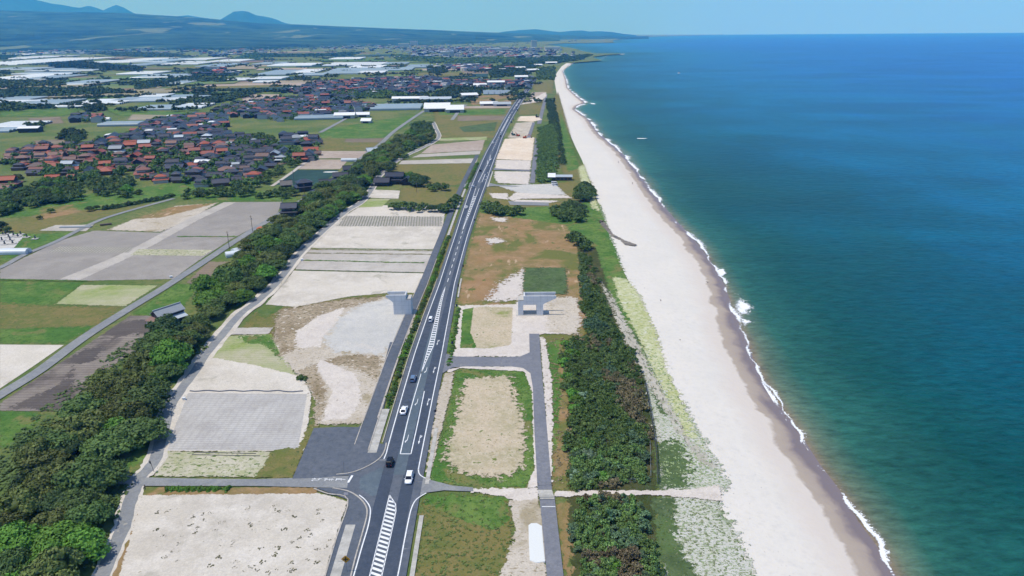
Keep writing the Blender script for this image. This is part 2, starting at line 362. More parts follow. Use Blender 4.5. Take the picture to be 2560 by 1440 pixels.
dry = mixc(t, mapr(t, noise(t, vec, 0.5, 5, 0.7), 0.5, 0.8), dry, G(216, 212, 206))
dry = mixc(t, mapr(t, noise(t, vec, 1.3, 4, 0.65, 0.3, (1.6, 0.8, 1)), 0.67, 0.72), dry, G(150, 146, 140))
col = mixc(t, mapr(t, dd, 18, 11), dry, G(226, 216, 206))
col = mixc(t, mapr(t, dd, 8.6, 7.4), col, G(186, 172, 158))
col = mixc(t, mapr(t, dd, 6.5, 4), col, G(176, 162, 152))
col = mixc(t, mapr(t, dd, 4.6, 2.2), col, G(138, 126, 128))
t.links.new(col, b.inputs['Base Color'])
t.links.new(mapr(t, dd, 5, 1, 0.9, 0.45), b.inputs['Roughness'])
bp = N(t, 'ShaderNodeBump'); bp.inputs['Strength'].default_value = 0.5; bp.inputs['Distance'].default_value = 0.5
t.links.new(noise(t, vec, 0.25, 6, 0.6), bp.inputs['Height']); t.links.new(bp.outputs[0], b.inputs['Normal'])
tag(mkobj('beach', npmesh('beach', V, qd, m, {'shore': np.array(AT)}, True)), kind='structure')
# ---- sea
shore_w = np.array([P(*p, SEA) for p in SHORE] + [P(*p, SEA) for p in FARCOAST])
rr = np.concatenate([[40, 70], 95 * 1.018 ** np.arange(0, 420)]); rr = rr[rr < 21500]; rr = np.append(rr, 21500.0)
th = np.radians(np.linspace(-62, 62, 260))
RR, TH = np.meshgrid(rr, th, indexing='ij'); X = (RR * np.sin(TH)).ravel(); Y = (RR * np.cos(TH)).ravel()
pt = np.stack([X, Y], 1); best = np.full(len(pt), 1e18)
for a, b_ in zip(shore_w[:-1], shore_w[1:]):
    e = b_ - a; r = pt - a; t_ = np.clip((r @ e) / (e @ e), 0, 1); q_ = r - t_[:, None] * e; best = np.minimum(best, (q_ * q_).sum(1))
off = np.sqrt(best); V = np.stack([X, Y, np.full(len(X), SEA)], 1)
nr, na = RR.shape; q = np.arange(nr * na).reshape(nr, na)
qd = np.stack([q[:-1, :-1], q[1:, :-1], q[1:, 1:], q[:-1, 1:]], -1).reshape(-1, 4)
m, t, b = newmat('sea_water'); vec = t.nodes.new('ShaderNodeTexCoord').outputs['Object']
at = t.nodes.new('ShaderNodeAttribute'); at.attribute_name = 'offshore'
wob = mathn(t, 'MULTIPLY', mathn(t, 'SUBTRACT', noise(t, vec, 0.012, 5, 0.6, 0.5, (1, 0.6, 1)), 0.5), 0.8)
lg = mathn(t, 'ADD', mathn(t, 'LOGARITHM', mathn(t, 'ADD', at.outputs['Fac'], 1.5), 10), wob)
crp = t.nodes.new('ShaderNodeValToRGB'); t.links.new(mapr(t, lg, 0.0, 4.0), crp.inputs[0])
el = crp.color_ramp.elements; el[0].position = 0.08; el[0].color = S(158, 144, 122, .6); el[1].position = 1.0; el[1].color = S(0, 108, 196, .68)
for p_, c_ in ((0.17, S(116, 138, 116, .6)), (0.27, S(56, 118, 104, .6)), (0.4, S(22, 94, 92, .6)), (0.52, S(0, 96, 118, .64)), (0.64, S(0, 112, 160, .7)), (0.76, S(0, 106, 182, .7))):
    e_ = el.new(p_); e_.color = c_
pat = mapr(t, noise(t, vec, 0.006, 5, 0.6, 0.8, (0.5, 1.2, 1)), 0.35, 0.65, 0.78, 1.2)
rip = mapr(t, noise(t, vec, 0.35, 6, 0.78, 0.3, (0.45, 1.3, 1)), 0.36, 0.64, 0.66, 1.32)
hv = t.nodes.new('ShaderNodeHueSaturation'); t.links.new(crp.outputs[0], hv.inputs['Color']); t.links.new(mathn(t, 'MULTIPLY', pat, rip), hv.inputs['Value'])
rk = mapr(t, noise(t, vec, 0.03, 4, 0.6, 0.5, (1.2, 0.7, 1)), 0.68, 0.76)
rock = mathn(t, 'MULTIPLY', rk, mapr(t, at.outputs['Fac'], 120, 60)); rock = mathn(t, 'MULTIPLY', rock, mapr(t, at.outputs['Fac'], 10, 25))
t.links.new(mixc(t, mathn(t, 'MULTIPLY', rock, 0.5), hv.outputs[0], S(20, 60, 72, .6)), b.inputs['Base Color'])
b.inputs['Roughness'].default_value = 0.3; b.inputs['IOR'].default_value = 1.33; b.inputs['Specular IOR Level'].default_value = 0.07
bp = N(t, 'ShaderNodeBump'); bp.inputs['Strength'].default_value = 0.9; bp.inputs['Distance'].default_value = 1.0
hgt = mathn(t, 'ADD', noise(t, vec, 0.16, 5, 0.65, 0.3, (0.6, 1.3, 1)), mathn(t, 'MULTIPLY', noise(t, vec, 0.9, 3, 0.6, 0.2, (0.6, 1.3, 1)), 0.25))
t.links.new(hgt, bp.inputs['Height']); t.links.new(bp.outputs[0], b.inputs['Normal'])
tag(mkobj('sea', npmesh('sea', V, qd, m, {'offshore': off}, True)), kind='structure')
# ---- foam along the water line
m, t, b = newmat('sea_foam'); vec = t.nodes.new('ShaderNodeTexCoord').outputs['Object']
b.inputs['Base Color'].default_value = (0.78, 0.8, 0.82, 1); b.inputs['Roughness'].default_value = 0.7
at = t.nodes.new('ShaderNodeAttribute'); at.attribute_name = 'edge'
n4 = noise(t, vec, 0.9, 5, 0.75, 1.2); n5 = noise(t, vec, 0.035, 3, 0.5)
al = mathn(t, 'ADD', at.outputs['Fac'], mathn(t, 'ADD', mathn(t, 'MULTIPLY', mathn(t, 'SUBTRACT', n4, 0.5), 4.2), mathn(t, 'MINIMUM', mathn(t, 'MULTIPLY', mathn(t, 'SUBTRACT', n5, 0.53), 9.0), 0.0)))
t.links.new(mapr(t, al, 0.0, 0.25), b.inputs['Alpha'])
GM['foam'] = GM['foamf'] = GM['foamF'] = m
fine = smooth_line([P(*p, SEA) for p in SHORE], 8)
rnd = random.Random(5); V = []; E = []
ph = [rnd.uniform(0, 6) for _ in range(6)]; s = 0
for i, p in enumerate(fine):
    a_ = np.array(fine[max(i - 1, 0)]); b_ = np.array(fine[min(i + 1, len(fine) - 1)]); d = b_ - a_; d /= np.linalg.norm(d); n = np.array((d[1], -d[0]))
    s += np.linalg.norm(b_ - a_) / 2
    c_ = 0.7 * math.sin(s * 0.11 + ph[0]) + 0.5 * math.sin(s * 0.29 + ph[1]) + 0.3 * math.sin(s * 0.7 + ph[2]) + 0.4
    wid = 0.8 + 0.4 * math.sin(s * 0.05 + ph[3]) + min(s * 0.004, 4)
    for k, (o_, e_) in enumerate(((-1.0, -1.2), (-0.25, 0.7), (0.05, 0.95), (0.35, 0.25), (1.2, -0.35), (2.4, -1.3))):
        q_ = np.array(p) + n * (c_ + o_ * wid); V.append((q_[0], q_[1], SEA + 0.1 + (0.07 if o_ < 0 else 0))); E.append(e_)
q = np.arange(len(fine) * 6).reshape(len(fine), 6)
qd = np.stack([q[:-1, :-1], q[:-1, 1:], q[1:, 1:], q[1:, :-1]], -1).reshape(-1, 4)
tag(mkobj('surf', npmesh('surf', np.array(V), qd, m, {'edge': np.array(E)})), kind='structure')
for poly, fe in (([(1810, 724), (1852, 730), (1874, 750), (1884, 772), (1864, 787), (1846, 785), (1825, 752)], 3.0), ([(1790, 676), (1808, 672), (1816, 686), (1800, 694)], 1.2),
                 ([(1850, 795), (1888, 806), (1872, 812), (1862, 828), (1853, 815)], 1.6), ([(1592, 345.6), (1620, 346), (1612, 347.4), (1594, 347.2)], 1.2),
                 ([(1470, 257), (1490, 258), (1488, 261), (1470, 260)], 2.5), ([(1436, 232), (1446, 236), (1443, 242), (1436, 240)], 2), ([(1500, 338), (1512, 344), (1508, 352), (1498, 345)], 1.5),
                 ([(1905, 950), (1935, 990), (1975, 1055), (1962, 1055), (1925, 1000), (1900, 962)], 1.4), ([(1690, 553), (1700, 553), (1690, 575), (1665, 540)], 1.2), ([(1500, 150.5), (1520, 136.4), (1562, 134.4), (1562, 135.6), (1520, 137.8)], 9)):
    wp = [P(x, y, SEA) for x, y in poly]
    o = patch('surf', 'foam', wp, fe, z=SEA + 0.2, world=True, cell=fe * 0.5)
# ---- patches of land, listed far to near within each side
def farmosaic():
    """the plain beyond the villages: strips of crops, fallow and stubble"""
    rnd = random.Random(11)
    for i in range(150):
        py = rnd.uniform(112, 262) ; px = rnd.uniform(-40, 1330 if py > 140 else 1300)
        if py > 200 and px > 620: continue
        if 195 < py < 262 and 700 < px: continue
        x, y = P(px, py); wdt = rnd.uniform(60, 190) * (1 + y / 4000); dp = rnd.uniform(35, 110) * (1 + y / 3000); a = 0.22 + rnd.uniform(-.04, .04)
        c_, s_ = math.cos(a), math.sin(a)
        pts = [(x + u * c_ - v * s_, y + u * s_ + v * c_) for u, v in ((0, 0), (wdt, 0), (wdt, dp), (0, dp))]
        if max(to_px(*p)[0] for p in pts) > 1360 - (30 if py > 150 else 60): continue
        patch('field', rnd.choice(['far_green', 'far_green', 'far_brown', 'far_pale', 'grass_bright', 'grass_olive', 'far_pale', 'net', 'soil_pink'] if py > 150 else ['far_green', 'far_green', 'far_pale', 'far_brown', 'net']), pts, z=0.05 + 0.012 * (i + 1), world=True)
farmosaic()
ZC[0] = 0.02
GRASS = [ # (material, feather, polygon)
 ('grass_bright', 6, [(0, 500), (130, 492), (300, 478), (460, 452), (700, 484), (755, 500), (560, 503), (430, 492), (260, 530), (0, 545)]),
 ('grass_olive', 6, [(0, 560), (120, 530), (300, 520), (430, 500), (240, 548), (100, 585), (0, 600)]),
 ('grass_bright', 4, [(0, 580), (90, 585), (190, 580), (60, 632), (0, 660)]),
 ('dry_orange', 5, [(100, 520), (180, 512), (200, 530), (110, 548)]),
 ('grass_bright', 4, [(0, 702), (210, 706), (130, 762), (0, 770)]),
 ('grass_olive', 7, [(0, 758), (130, 766), (300, 768), (235, 815), (0, 825)]),
 ('grass_bright', 5, [(0, 822), (235, 816), (165, 858), (0, 858)]),
 ('grass_bright', 2, [(330, 786), (440, 710), (500, 712), (450, 775), (395, 790)]),
 ('grass_bright', 3, [(0, 1030), (110, 1030), (90, 1060), (60, 1120), (0, 1120)]),
 ('grass_bright', 3, [(290, 1180), (380, 1060), (430, 940), (520, 870), (500, 900), (430, 990), (385, 1110), (370, 1150)]),
 ('grass_olive', 3, [(660, 800), (720, 760), (980, 735), (1052, 735), (1070, 690), (1085, 640), (1140, 540), (1150, 510), (1120, 640), (1060, 780), (1000, 870), (700, 870), (600, 830), (640, 780)]),
 ('grass_bright', 1.5, [(1060, 700), (1085, 640), (1120, 545), (1122, 560), (1095, 650), (1062, 730), (1048, 735)]),
 ('dry_orange', 1.5, [(1060, 690), (1080, 630), (1095, 628), (1072, 690)]),
 ('grass_olive', 5, [(990, 412), (1185, 408), (1160, 462), (1040, 465), (960, 436)]),
 ('grass_olive', 5, [(1000, 470), (1165, 466), (1135, 515), (1030, 508), (1000, 500)]),
 ('grass_bright', 8, [(800, 325), (1050, 285), (1010, 320), (955, 345), (800, 350)]),
 ('grass_olive', 8, [(800, 345), (960, 348), (930, 375), (800, 378)]),
 ('dry_orange', 8, [(1090, 310), (1240, 300), (1235, 306), (1100, 320)]),
 ('grass_olive', 8, [(1085, 268), (1285, 264), (1240, 345), (1090, 345)]),
 ('grass_bright', 8, [(1095, 276), (1265, 272), (1262, 286), (1100, 288)]),
 ('dry_orange', 6, [(1170, 240), (1295, 236), (1280, 262), (1180, 262)]),
 # right of the main road
 ('dry_orange', 3, [(1200, 528), (1290, 530), (1420, 560), (1445, 600), (1450, 700), (1470, 780), (1470, 835), (1450, 836), (1340, 832), (1142, 765), (1150, 720), (1175, 620)]),
 ('grass_bright', 4, [(1210, 500), (1290, 515), (1420, 500), (1500, 510), (1530, 600), (1560, 680), (1600, 780), (1640, 860), (1560, 830), (1500, 700), (1440, 600), (1415, 562), (1200, 532)]),
 ('grass_olive', 4, [(1215, 468), (1440, 455), (1480, 500), (1440, 512), (1300, 520), (1215, 510)]),
 ('grass_olive', 5, [(1395, 230), (1440, 390), (1480, 460), (1420, 460), (1390, 380), (1370, 260)]),
 ('grass_bright', 5, [(1400, 275), (1430, 360), (1450, 420), (1420, 430), (1400, 360)]),
 ('grass_olive', 6, [(1330, 210), (1385, 200), (1380, 235), (1335, 225)]),
 ('grass_olive', 6, [(1300, 250), (1362, 246), (1352, 285), (1296, 288)]),
 ('grass_bright', 2.2, [(1112, 1080), (1140, 920), (1300, 922), (1335, 960), (1338, 1180), (1310, 1222), (1085, 1210), (1063, 1190)]),
 ('dry_orange', 2.5, [(1350, 840), (1470, 832), (1500, 900), (1450, 1050), (1440, 1228), (1380, 1226), (1365, 1000)]),
 ('grass_bright', 2, [(1358, 860), (1400, 850), (1400, 1000), (1385, 1200), (1372, 1100)]),
 ('grass_olive', 2, [(1385, 1190), (1640, 1190), (1640, 1228), (1385, 1228)]),
 ('dry_orange', 2, [(1390, 1262), (1430, 1250), (1460, 1440), (1412, 1440)]),
 ('grass_olive', 2.2, [(1050, 1300), (1062, 1240), (1268, 1236), (1280, 1290), (1280, 1380), (1250, 1470), (1036, 1470)]),
 ('grass_bright', 2.5, [(1062, 1240), (1268, 1238), (1275, 1300), (1240, 1330), (1120, 1290), (1070, 1262)]),
 ('grove_floor', 2.5, [(1440, 600), (1490, 620), (1520, 720), (1590, 860), (1625, 960), (1645, 1225), (1640, 1440), (1700, 1520), (1440, 1520), (1420, 1280), (1420, 860), (1480, 830), (1460, 720)]),
 ('dune_scrub', 4, [(1590, 860), (1640, 880), (1700, 990), (1745, 1075), (1790, 1150), (1825, 1215), (1800, 1232), (1645, 1228), (1640, 1080)]),
 ('dune_scrub', 4, [(1640, 1245), (1720, 1240), (1790, 1250), (1820, 1290), (1850, 1350), (1890, 1440), (1930, 1530), (1690, 1530), (1650, 1420)]),
 ('grass_dark', 7, [(1640, 1110), (1700, 1100), (1730, 1160), (1720, 1222), (1645, 1225)]),
 ('grass_dark', 3, [(1632, 1245), (1690, 1245), (1690, 1340), (1740, 1440), (1740, 1500), (1690, 1500), (1650, 1400)]),
 ('grass_dark', 3, [(1560, 800), (1600, 850), (1640, 930), (1690, 1040), (1650, 1040), (1610, 930)]),
 ('dune_slope', 3, [(1500, 700), (1530, 740), (1590, 850), (1660, 980), (1740, 1110), (1800, 1180), (1750, 1160), (1650, 1010), (1560, 850)]),
 ('dune_yellow', 3.5, [(1530, 690), (1570, 700), (1600, 740), (1640, 830), (1668, 930), (1700, 990), (1730, 1070), (1760, 1130), (1715, 1085), (1650, 960), (1590, 830), (1550, 760)]),
 ('dune_yellow', 4, [(1445, 420), (1460, 410), (1480, 470), (1500, 530), (1480, 520), (1455, 460)]),
]
for i, (mt, fe, po) in enumerate(GRASS):
    patch('grass_verge' if 'grass' in mt else ('dune' if 'dune' in mt else 'rough_ground'), mt, po, fe)
FIELDS = [
 ('soil_sand', 0, [(0, 862), (160, 863), (85, 915), (0, 972)]),
 ('soil_green', 2, [(140, 760), (205, 713), (395, 714), (312, 766)]),
 ('soil_grey', 1.2, [(0, 675), (60, 645), (150, 602), (235, 577), (400, 582), (480, 540), (560, 506), (706, 505), (690, 540), (575, 600), (492, 655), (432, 698), (230, 702), (0, 697)]),
 ('scrub_sand', 3, [(268, 575), (330, 550), (440, 515), (545, 507), (470, 552), (400, 580)]),
 ('dry_orange', 3, [(330, 548), (430, 518), (540, 507), (500, 520), (400, 545)]),
 ('soil_pale', 1.5, [(150, 698), (270, 650), (345, 615), (470, 548), (560, 506), (590, 506), (500, 548), (380, 615), (300, 655), (200, 700)]),
 ('soil_weeds', 1, [(325, 638), (347, 623), (532, 625), (508, 640)]),
 ('soil_pale', 1, [(97, 577), (140, 563), (235, 562), (215, 578)]),
 ('soil_dark', 1.2, [(0, 1010), (70, 962), (325, 790), (396, 790), (392, 850), (300, 900), (190, 1000), (170, 1030), (0, 1027)]),
 ('crop_rows', 1.2, [(118, 631), (150, 616), (335, 619), (322, 632)]),
 ('soil_damp', 5, [(300, 812), (335, 800), (392, 800), (385, 838), (330, 835), (280, 850)]),
 ('soil_damp', 5, [(165, 900), (215, 872), (262, 868), (240, 900), (185, 915)]),
 ('soil_damp', 5, [(20, 1022), (100, 985), (150, 960), (182, 925), (185, 985), (168, 1026)]),
 ('soil_brown', 2, [(465, 708), (522, 655), (580, 655), (565, 690), (500, 712)]),
 ('soil_sand', 1, [(664, 762), (735, 677), (1065, 684), (1048, 733), (980, 732), (870, 742), (740, 768)]),
 ('soil_pale', 1, [(738, 674), (768, 622), (1088, 626), (1066, 682)]),
 ('soil_sand', 1, [(770, 620), (820, 575), (870, 535), (905, 513), (1115, 515), (1108, 560), (1090, 624)]),
 ('crop_rows', 3, [(842, 566), (862, 540), (1108, 542), (1104, 566)]),
 ('soil_sand', 1, [(928, 474), (1000, 477), (996, 497), (925, 495)]),
 ('soil_green', 1, [(880, 520), (925, 497), (975, 498), (955, 517)]),
 ('soil_pink', 3, [(1080, 362), (1212, 350), (1205, 376), (1052, 384)]),
 ('soil_pale', 1.5, [(1050, 386), (1202, 377), (1199, 386), (1030, 394)]),
 ('soil_pale', 1.5, [(1005, 402), (1195, 396), (1190, 408), (997, 411)]),
 ('net', 0, [(680, 462), (735, 425), (848, 425), (798, 464)]),
 ('soil_pink', 0, [(736, 423), (765, 399), (872, 399), (850, 423)]),
 ('soil_pink', 0, [(770, 396), (806, 378), (922, 378), (898, 396)]),
 ('soil_brown', 5, [(865, 347), (965, 346), (958, 356), (862, 356)]),
 ('soil_green', 3, [(1098, 346), (1218, 342), (1216, 350), (1098, 352)]),
 ('soil_brown', 3, [(1145, 290), (1266, 290), (1260, 300), (1143, 303)]),
 ('soil_pink', 3, [(1085, 267), (1280, 264), (1275, 270), (1083, 272)]),
 ('grass_dark', 3, [(1147, 318), (1242, 305), (1236, 328), (1160, 330)]),
 ('soil_brown', 6, [(70, 296), (150, 292), (160, 308), (80, 312)]),
 ('grass_bright', 8, [(255, 270), (430, 280), (520, 284), (430, 292), (300, 290)]),
 ('far_pale', 6, [(330, 286), (420, 288), (380, 300), (320, 300)]),
 ('grass_bright', 8, [(0, 268), (210, 272), (160, 290), (0, 292)]),
 ('soil_brown', 6, [(85, 352), (200, 345), (150, 362), (90, 360)]),
 ('soil_brown', 6, [(690, 405), (760, 392), (740, 408), (700, 412)]),
 ('grass_bright', 8, [(420, 228), (640, 232), (560, 244), (430, 244)]),
 ('far_brown', 10, [(460, 220), (560, 216), (590, 226), (470, 230)]),
 ('soil_pink', 4, [(600, 236), (700, 236), (690, 250), (610, 256)]),
 ('soil_brown', 4, [(1155, 178), (1232, 176), (1226, 184), (1150, 186)]),
 ('net', 0, [(1130, 186), (1222, 184), (1218, 193), (1122, 194)]),
 ('soil_green', 2, [(560, 842), (680, 836), (722, 905), (745, 950), (500, 955), (520, 900)]),
 ('soil_pale', 0.8, [(585, 821), (684, 820), (672, 836), (577, 838)]),
 ('soil_sand', 1.2, [(530, 895), (640, 915), (760, 945), (780, 990), (760, 1130), (405, 1130), (440, 1010), (500, 930)]),
 ('soil_grid', 0.5, [(472, 984), (768, 987), (745, 1127), (414, 1127)]),
 ('grass_bright', 3, [(600, 842), (680, 838), (712, 900), (722, 910), (690, 890), (660, 862), (610, 860)]),
 ('soil_weeds', 1.2, [(385, 1193), (412, 1130), (748, 1131), (700, 1194)]),
 ('grass_olive', 1.5, [(640, 1196), (680, 1128), (745, 1120), (775, 1060), (800, 1066), (760, 1120), (733, 1197)]),
 ('scrub_sand', 2.5, [(690, 800), (760, 765), (960, 742), (1045, 748), (1032, 830), (1000, 858), (955, 1000), (905, 1062), (785, 1064), (790, 1010), (765, 960), (700, 890), (684, 850)]),
 ('scrub_brown', 5, [(690, 800), (700, 775), (860, 750), (950, 743), (960, 752), (880, 768), (790, 795), (760, 830), (750, 870), (700, 890), (684, 850)]),
 ('scrub_brown', 4, [(745, 930), (800, 905), (890, 885), (955, 892), (950, 960), (925, 940), (870, 915), (800, 925), (812, 960), (815, 1010), (800, 1064), (785, 1064), (792, 1010), (770, 960)]),
 ('sand_pale', 2.5, [(740, 830), (800, 790), (860, 770), (850, 800), (810, 840), (800, 870), (740, 870)]),
 ('sand_pale', 2, [(800, 900), (890, 935), (905, 1000), (870, 1050), (805, 1055), (830, 980), (790, 920)]),
 ('gravel', 6, [(810, 855), (850, 795), (900, 765), (962, 748), (1040, 755), (1028, 802), (1003, 858), (972, 870), (958, 888), (840, 882)]),
 ('soil_sand', 1.2, [(280, 1470), (352, 1238), (600, 1233), (795, 1234), (868, 1256), (812, 1440), (805, 1480)]),
 ('dry_orange', 0.8, [(335, 1234), (400, 1220), (795, 1221), (790, 1236), (352, 1240)]),
 ('dry_orange', 0.8, [(270, 1470), (322, 1290), (348, 1230), (358, 1238), (330, 1330), (290, 1470)]),
 # right side
 ('sand_pale', 2, [(1128, 882), (1142, 765), (1290, 762), (1300, 745), (1440, 745), (1452, 800), (1440, 836), (1345, 836), (1322, 893), (1130, 893)]),
 ('scrub_sand', 5, [(1365, 745), (1440, 745), (1455, 800), (1440, 838), (1372, 830)]),
 ('sand_pale', 8, [(1215, 752), (1250, 710), (1315, 672), (1312, 740), (1300, 752)]),
 ('grass_dark', 3, [(1312, 670), (1415, 670), (1418, 736), (1308, 736)]),
 ('grass_bright', 1.0, [(1142, 764), (1151, 772), (1141, 830), (1134, 884), (1116, 880), (1128, 820)]),
 ('straw', 1, [(1152, 868), (1160, 776), (1200, 768), (1282, 770), (1278, 864), (1210, 874)]),
 ('grass_bright', 0.8, [(1150, 872), (1157, 776), (1184, 770), (1176, 830), (1192, 872), (1170, 872)]),
 ('straw', 4.5, [(1165, 948), (1275, 942), (1288, 1000), (1308, 1040), (1312, 1160), (1262, 1196), (1140, 1182), (1112, 1150), (1140, 1050)]),
 ('sand_pale', 0.8, [(1330, 925), (1342, 1000), (1345, 1218), (1312, 1226), (1336, 1180), (1330, 980), (1310, 930), (1150, 922), (1120, 935), (1118, 925), (1160, 918), (1300, 918)]),
 ('scrub_sand', 1.2, [(1092, 1010), (1112, 935), (1135, 930), (1125, 990), (1098, 1100), (1078, 1180), (1066, 1180)]),
 ('sand_pale', 1.2, [(1180, 1224), (1345, 1222), (1345, 1262), (1300, 1262), (1270, 1246), (1180, 1232)]),
 ('scrub_sand', 1.5, [(1270, 1255), (1346, 1250), (1362, 1330), (1365, 1440), (1368, 1480), (1240, 1480), (1265, 1400), (1290, 1330)]),
 ('sand_pale', 0.9, [(1385, 1230), (1500, 1229), (1640, 1228), (1740, 1224), (1798, 1214), (1803, 1254), (1740, 1248), (1640, 1240), (1500, 1240), (1385, 1244)]),
 ('sand_pale', 1.2, [(1350, 840), (1364, 850), (1380, 960), (1382, 1060), (1378, 1225), (1372, 1225), (1362, 1000)]),
 ('sand_warm', 2.5, [(1240, 398), (1262, 348), (1300, 345), (1336, 344), (1330, 402), (1280, 400)]),
 ('sand_pale', 3, [(1240, 400), (1328, 402), (1326, 425), (1238, 423)]),
 ('sand_pale', 3, [(1236, 429), (1326, 430), (1322, 462), (1245, 458), (1236, 445)]),
 ('gravel', 3, [(1240, 464), (1330, 462), (1388, 460), (1415, 488), (1370, 488), (1300, 484)]),
 ('sand_pale', 2, [(1290, 482), (1420, 490), (1430, 496), (1300, 498), (1280, 503), (1270, 496)]),
 ('sand_pale', 2.5, [(1224, 484), (1268, 484), (1272, 500), (1232, 496)]),
 ('sand_pale', 2.5, [(1290, 500), (1400, 503), (1375, 508), (1280, 506)]),
 ('scrub_sand', 4, [(1270, 345), (1290, 308), (1335, 305), (1320, 345)]),
 ('sand_warm', 5, [(1292, 303), (1300, 291), (1345, 290), (1354, 300), (1330, 305)]),
 ('soil_pink', 6, [(1322, 246), (1330, 231), (1362, 230), (1356, 246)]),
 ('sand_pale', 4, [(1300, 262), (1345, 240), (1365, 230), (1366, 240), (1352, 254), (1330, 258)]),
 ('sand_pale', 5, [(1230, 545), (1268, 546), (1265, 556), (1236, 554)]),
 ('sand_pale', 5, [(1215, 598), (1245, 596), (1262, 605), (1225, 612)]),
]
for i, (mt, fe, po) in enumerate(FIELDS):
    patch('field' if ('soil' in mt or mt == 'net') else 'rough_ground', mt, po, fe * (0.7 if 'soil' in mt else 1.0))
# crop rows and field-edge weeds
TUFTM = 'grass_olive'
for (a, b_, wd, mt) in [((752, 624), (1088, 628), 1.3, 'grass_olive'), ((748, 633), (1085, 637), 1.3, 'grass_olive'), ((742, 651), (1060, 658), 1.4, 'grass_bright'), ((735, 676), (1068, 683), 0.9, 'grass_dark'),
                        ((443, 592), (595, 592), 1.8, 'grass_bright'), ((0, 700), (232, 704), 1.5, 'grass_bright')]:
    A_, B_ = P(*a), P(*b_); nseg = 24; rnd = random.Random(int(a[0]))
    ln = [(A_[0] + (B_[0] - A_[0]) * k / nseg, A_[1] + (B_[1] - A_[1]) * k / nseg + rnd.uniform(-.25, .25)) for k in range(nseg + 1)]
    up = [(x, y + wd * rnd.uniform(.2, .6)) for x, y in ln]; dn = [(x, y - wd * rnd.uniform(.2, .6)) for x, y in ln]
    patch('weed_row', mt, dn + up[::-1], 0.9, world=True, cell=0.5, z=0.24)
# ------------------------------------------------------------------ roads
ZR = 0.26
FL = [(0, 989), (100, 927), (200, 852), (300, 787), (410, 720), (515, 652), (575, 612), (640, 571), (707, 530), (790, 480), (860, 432), (920, 382), (955, 357), (990, 325), (1060, 277)]
ribbon('farm_road', 'asphalt_old', [(-120, 1065)] + FL, [4.4, 4.4, 4.4, 5], ZR)
ribbon('farm_road', 'asphalt_old', [(-120, 715), (0, 670), (62, 637), (140, 605), (225, 562), (275, 542), (350, 520), (435, 497)], 3.4, ZR + .004)
LANE = [(240, 1490), (257, 1440), (282, 1380), (307, 1325), (322, 1267), (337, 1225), (348, 1198), (370, 1176), (390, 1147), (408, 1080), (425, 1020), (457, 970), (490, 927), (512, 890), (550, 845), (600, 787), (640, 757), (692, 708), (745, 640), (780, 605), (815, 572), (865, 530), (902, 507), (925, 480), (940, 455), (957, 432), (1002, 397), (1052, 372), (1085, 355), (1098, 340), (1090, 322), (1083, 305)]
ribbon('lane_verge', 'soil_sand', LANE, [4.6, 4.6, 6.2, 7.0, 6.0, 5, 5], ZR + .006, jit=0.4)
ribbon('country_lane', 'asphalt_old', LANE, [3.0, 3.2, 3.2, 3.4, 3.6, 3.4, 3.4], ZR + .012, jit=0.12)
ribbon('farm_road', 'asphalt_old', [(800, 332), (850, 305), (900, 280), (980, 255)], 5, ZR + .016)
ribbon('farm_road', 'asphalt_old', [(1130, 300), (1150, 275), (1165, 262)], 5, ZR + .018)
ribbon('farm_road', 'asphalt_old', [(798, 470), (830, 452)], 3, ZR + .018)
ribbon('track', 'soil_pale', [(680, 466), (735, 428), (800, 380)], 3, ZR + .020)
patch('cross_road', 'asphalt_old', [(150, 1188), (225, 1190), (318, 1192), (372, 1196), (500, 1199), (640, 1200), (740, 1197), (790, 1196), (900, 1190), (900, 1222), (870, 1222), (800, 1221), (640, 1217), (500, 1217), (390, 1217), (330, 1217), (300, 1212), (225, 1203), (150, 1203)], z=ZR + .024)
patch('car_park', 'asphalt', [(731, 1199), (785, 1072), (850, 1069), (895, 1070), (912, 1060), (940, 985), (975, 857), (1003, 857), (975, 960), (945, 1080), (938, 1110), (960, 1112), (975, 1090), (968, 1140), (940, 1172), (870, 1190), (800, 1197)], z=ZR + .028)
# main road: centre line and width fitted from the two white edge lines
Lp = [(885, 1440), (926, 1287), (962, 1145), (985, 1080), (1029, 900), (1094, 720), (1136, 600), (1154, 540), (1179, 472), (1206, 400), (1224, 360), (1252, 300), (1277, 277), (1303, 235), (1325, 207)]
Rp = [(995, 1440), (1022, 1297), (1049, 1170), (1066, 1080), (1100, 900), (1131, 720), (1167, 600), (1185, 540), (1211, 472), (1236, 400), (1249, 360), (1278, 312), (1293, 285), (1315, 237), (1334, 207)]
yy = np.array([P(*p)[1] for p in Lp]); Ra = np.array([P(*p) for p in Rp]); La = np.array([P(*p) for p in Lp])
cx = (La[:, 0] + np.interp(La[:, 1], Ra[:, 1], Ra[:, 0])) / 2
near_fit = np.polyfit(yy[:10], cx[:10], 3); 
WID = ([80, 130, 175, 220, 255, 292, 370, 430, 505, 660, 760, 950, 1070, 1250, 1400, 1900], [9.2, 9.3, 9.5, 9.5, 8.4, 6.7, 6.7, 7.9, 9.4, 9.6, 7.2, 8.5, 9.5, 9.5, 8, 8])
fit = np.polyfit(yy, cx, 5, w=[3, 3, 3, 3, 3, 3, 3, 3, 3, 3, 2, 1, 1, 1, 1])
def rc(y): return float(np.polyval(fit, y))
def rw(y): return float(np.interp(y, *WID))
def rl(y, f): return (rc(y) + f * rw(y) / 2, y)       # f = -1 left line, +1 right line
ys = list(np.arange(84, 700, 8)) + list(np.arange(700, 1660, 20))
tail = [P(1336, 203), P(1337, 197), P(1331, 191), P(1318, 187)]
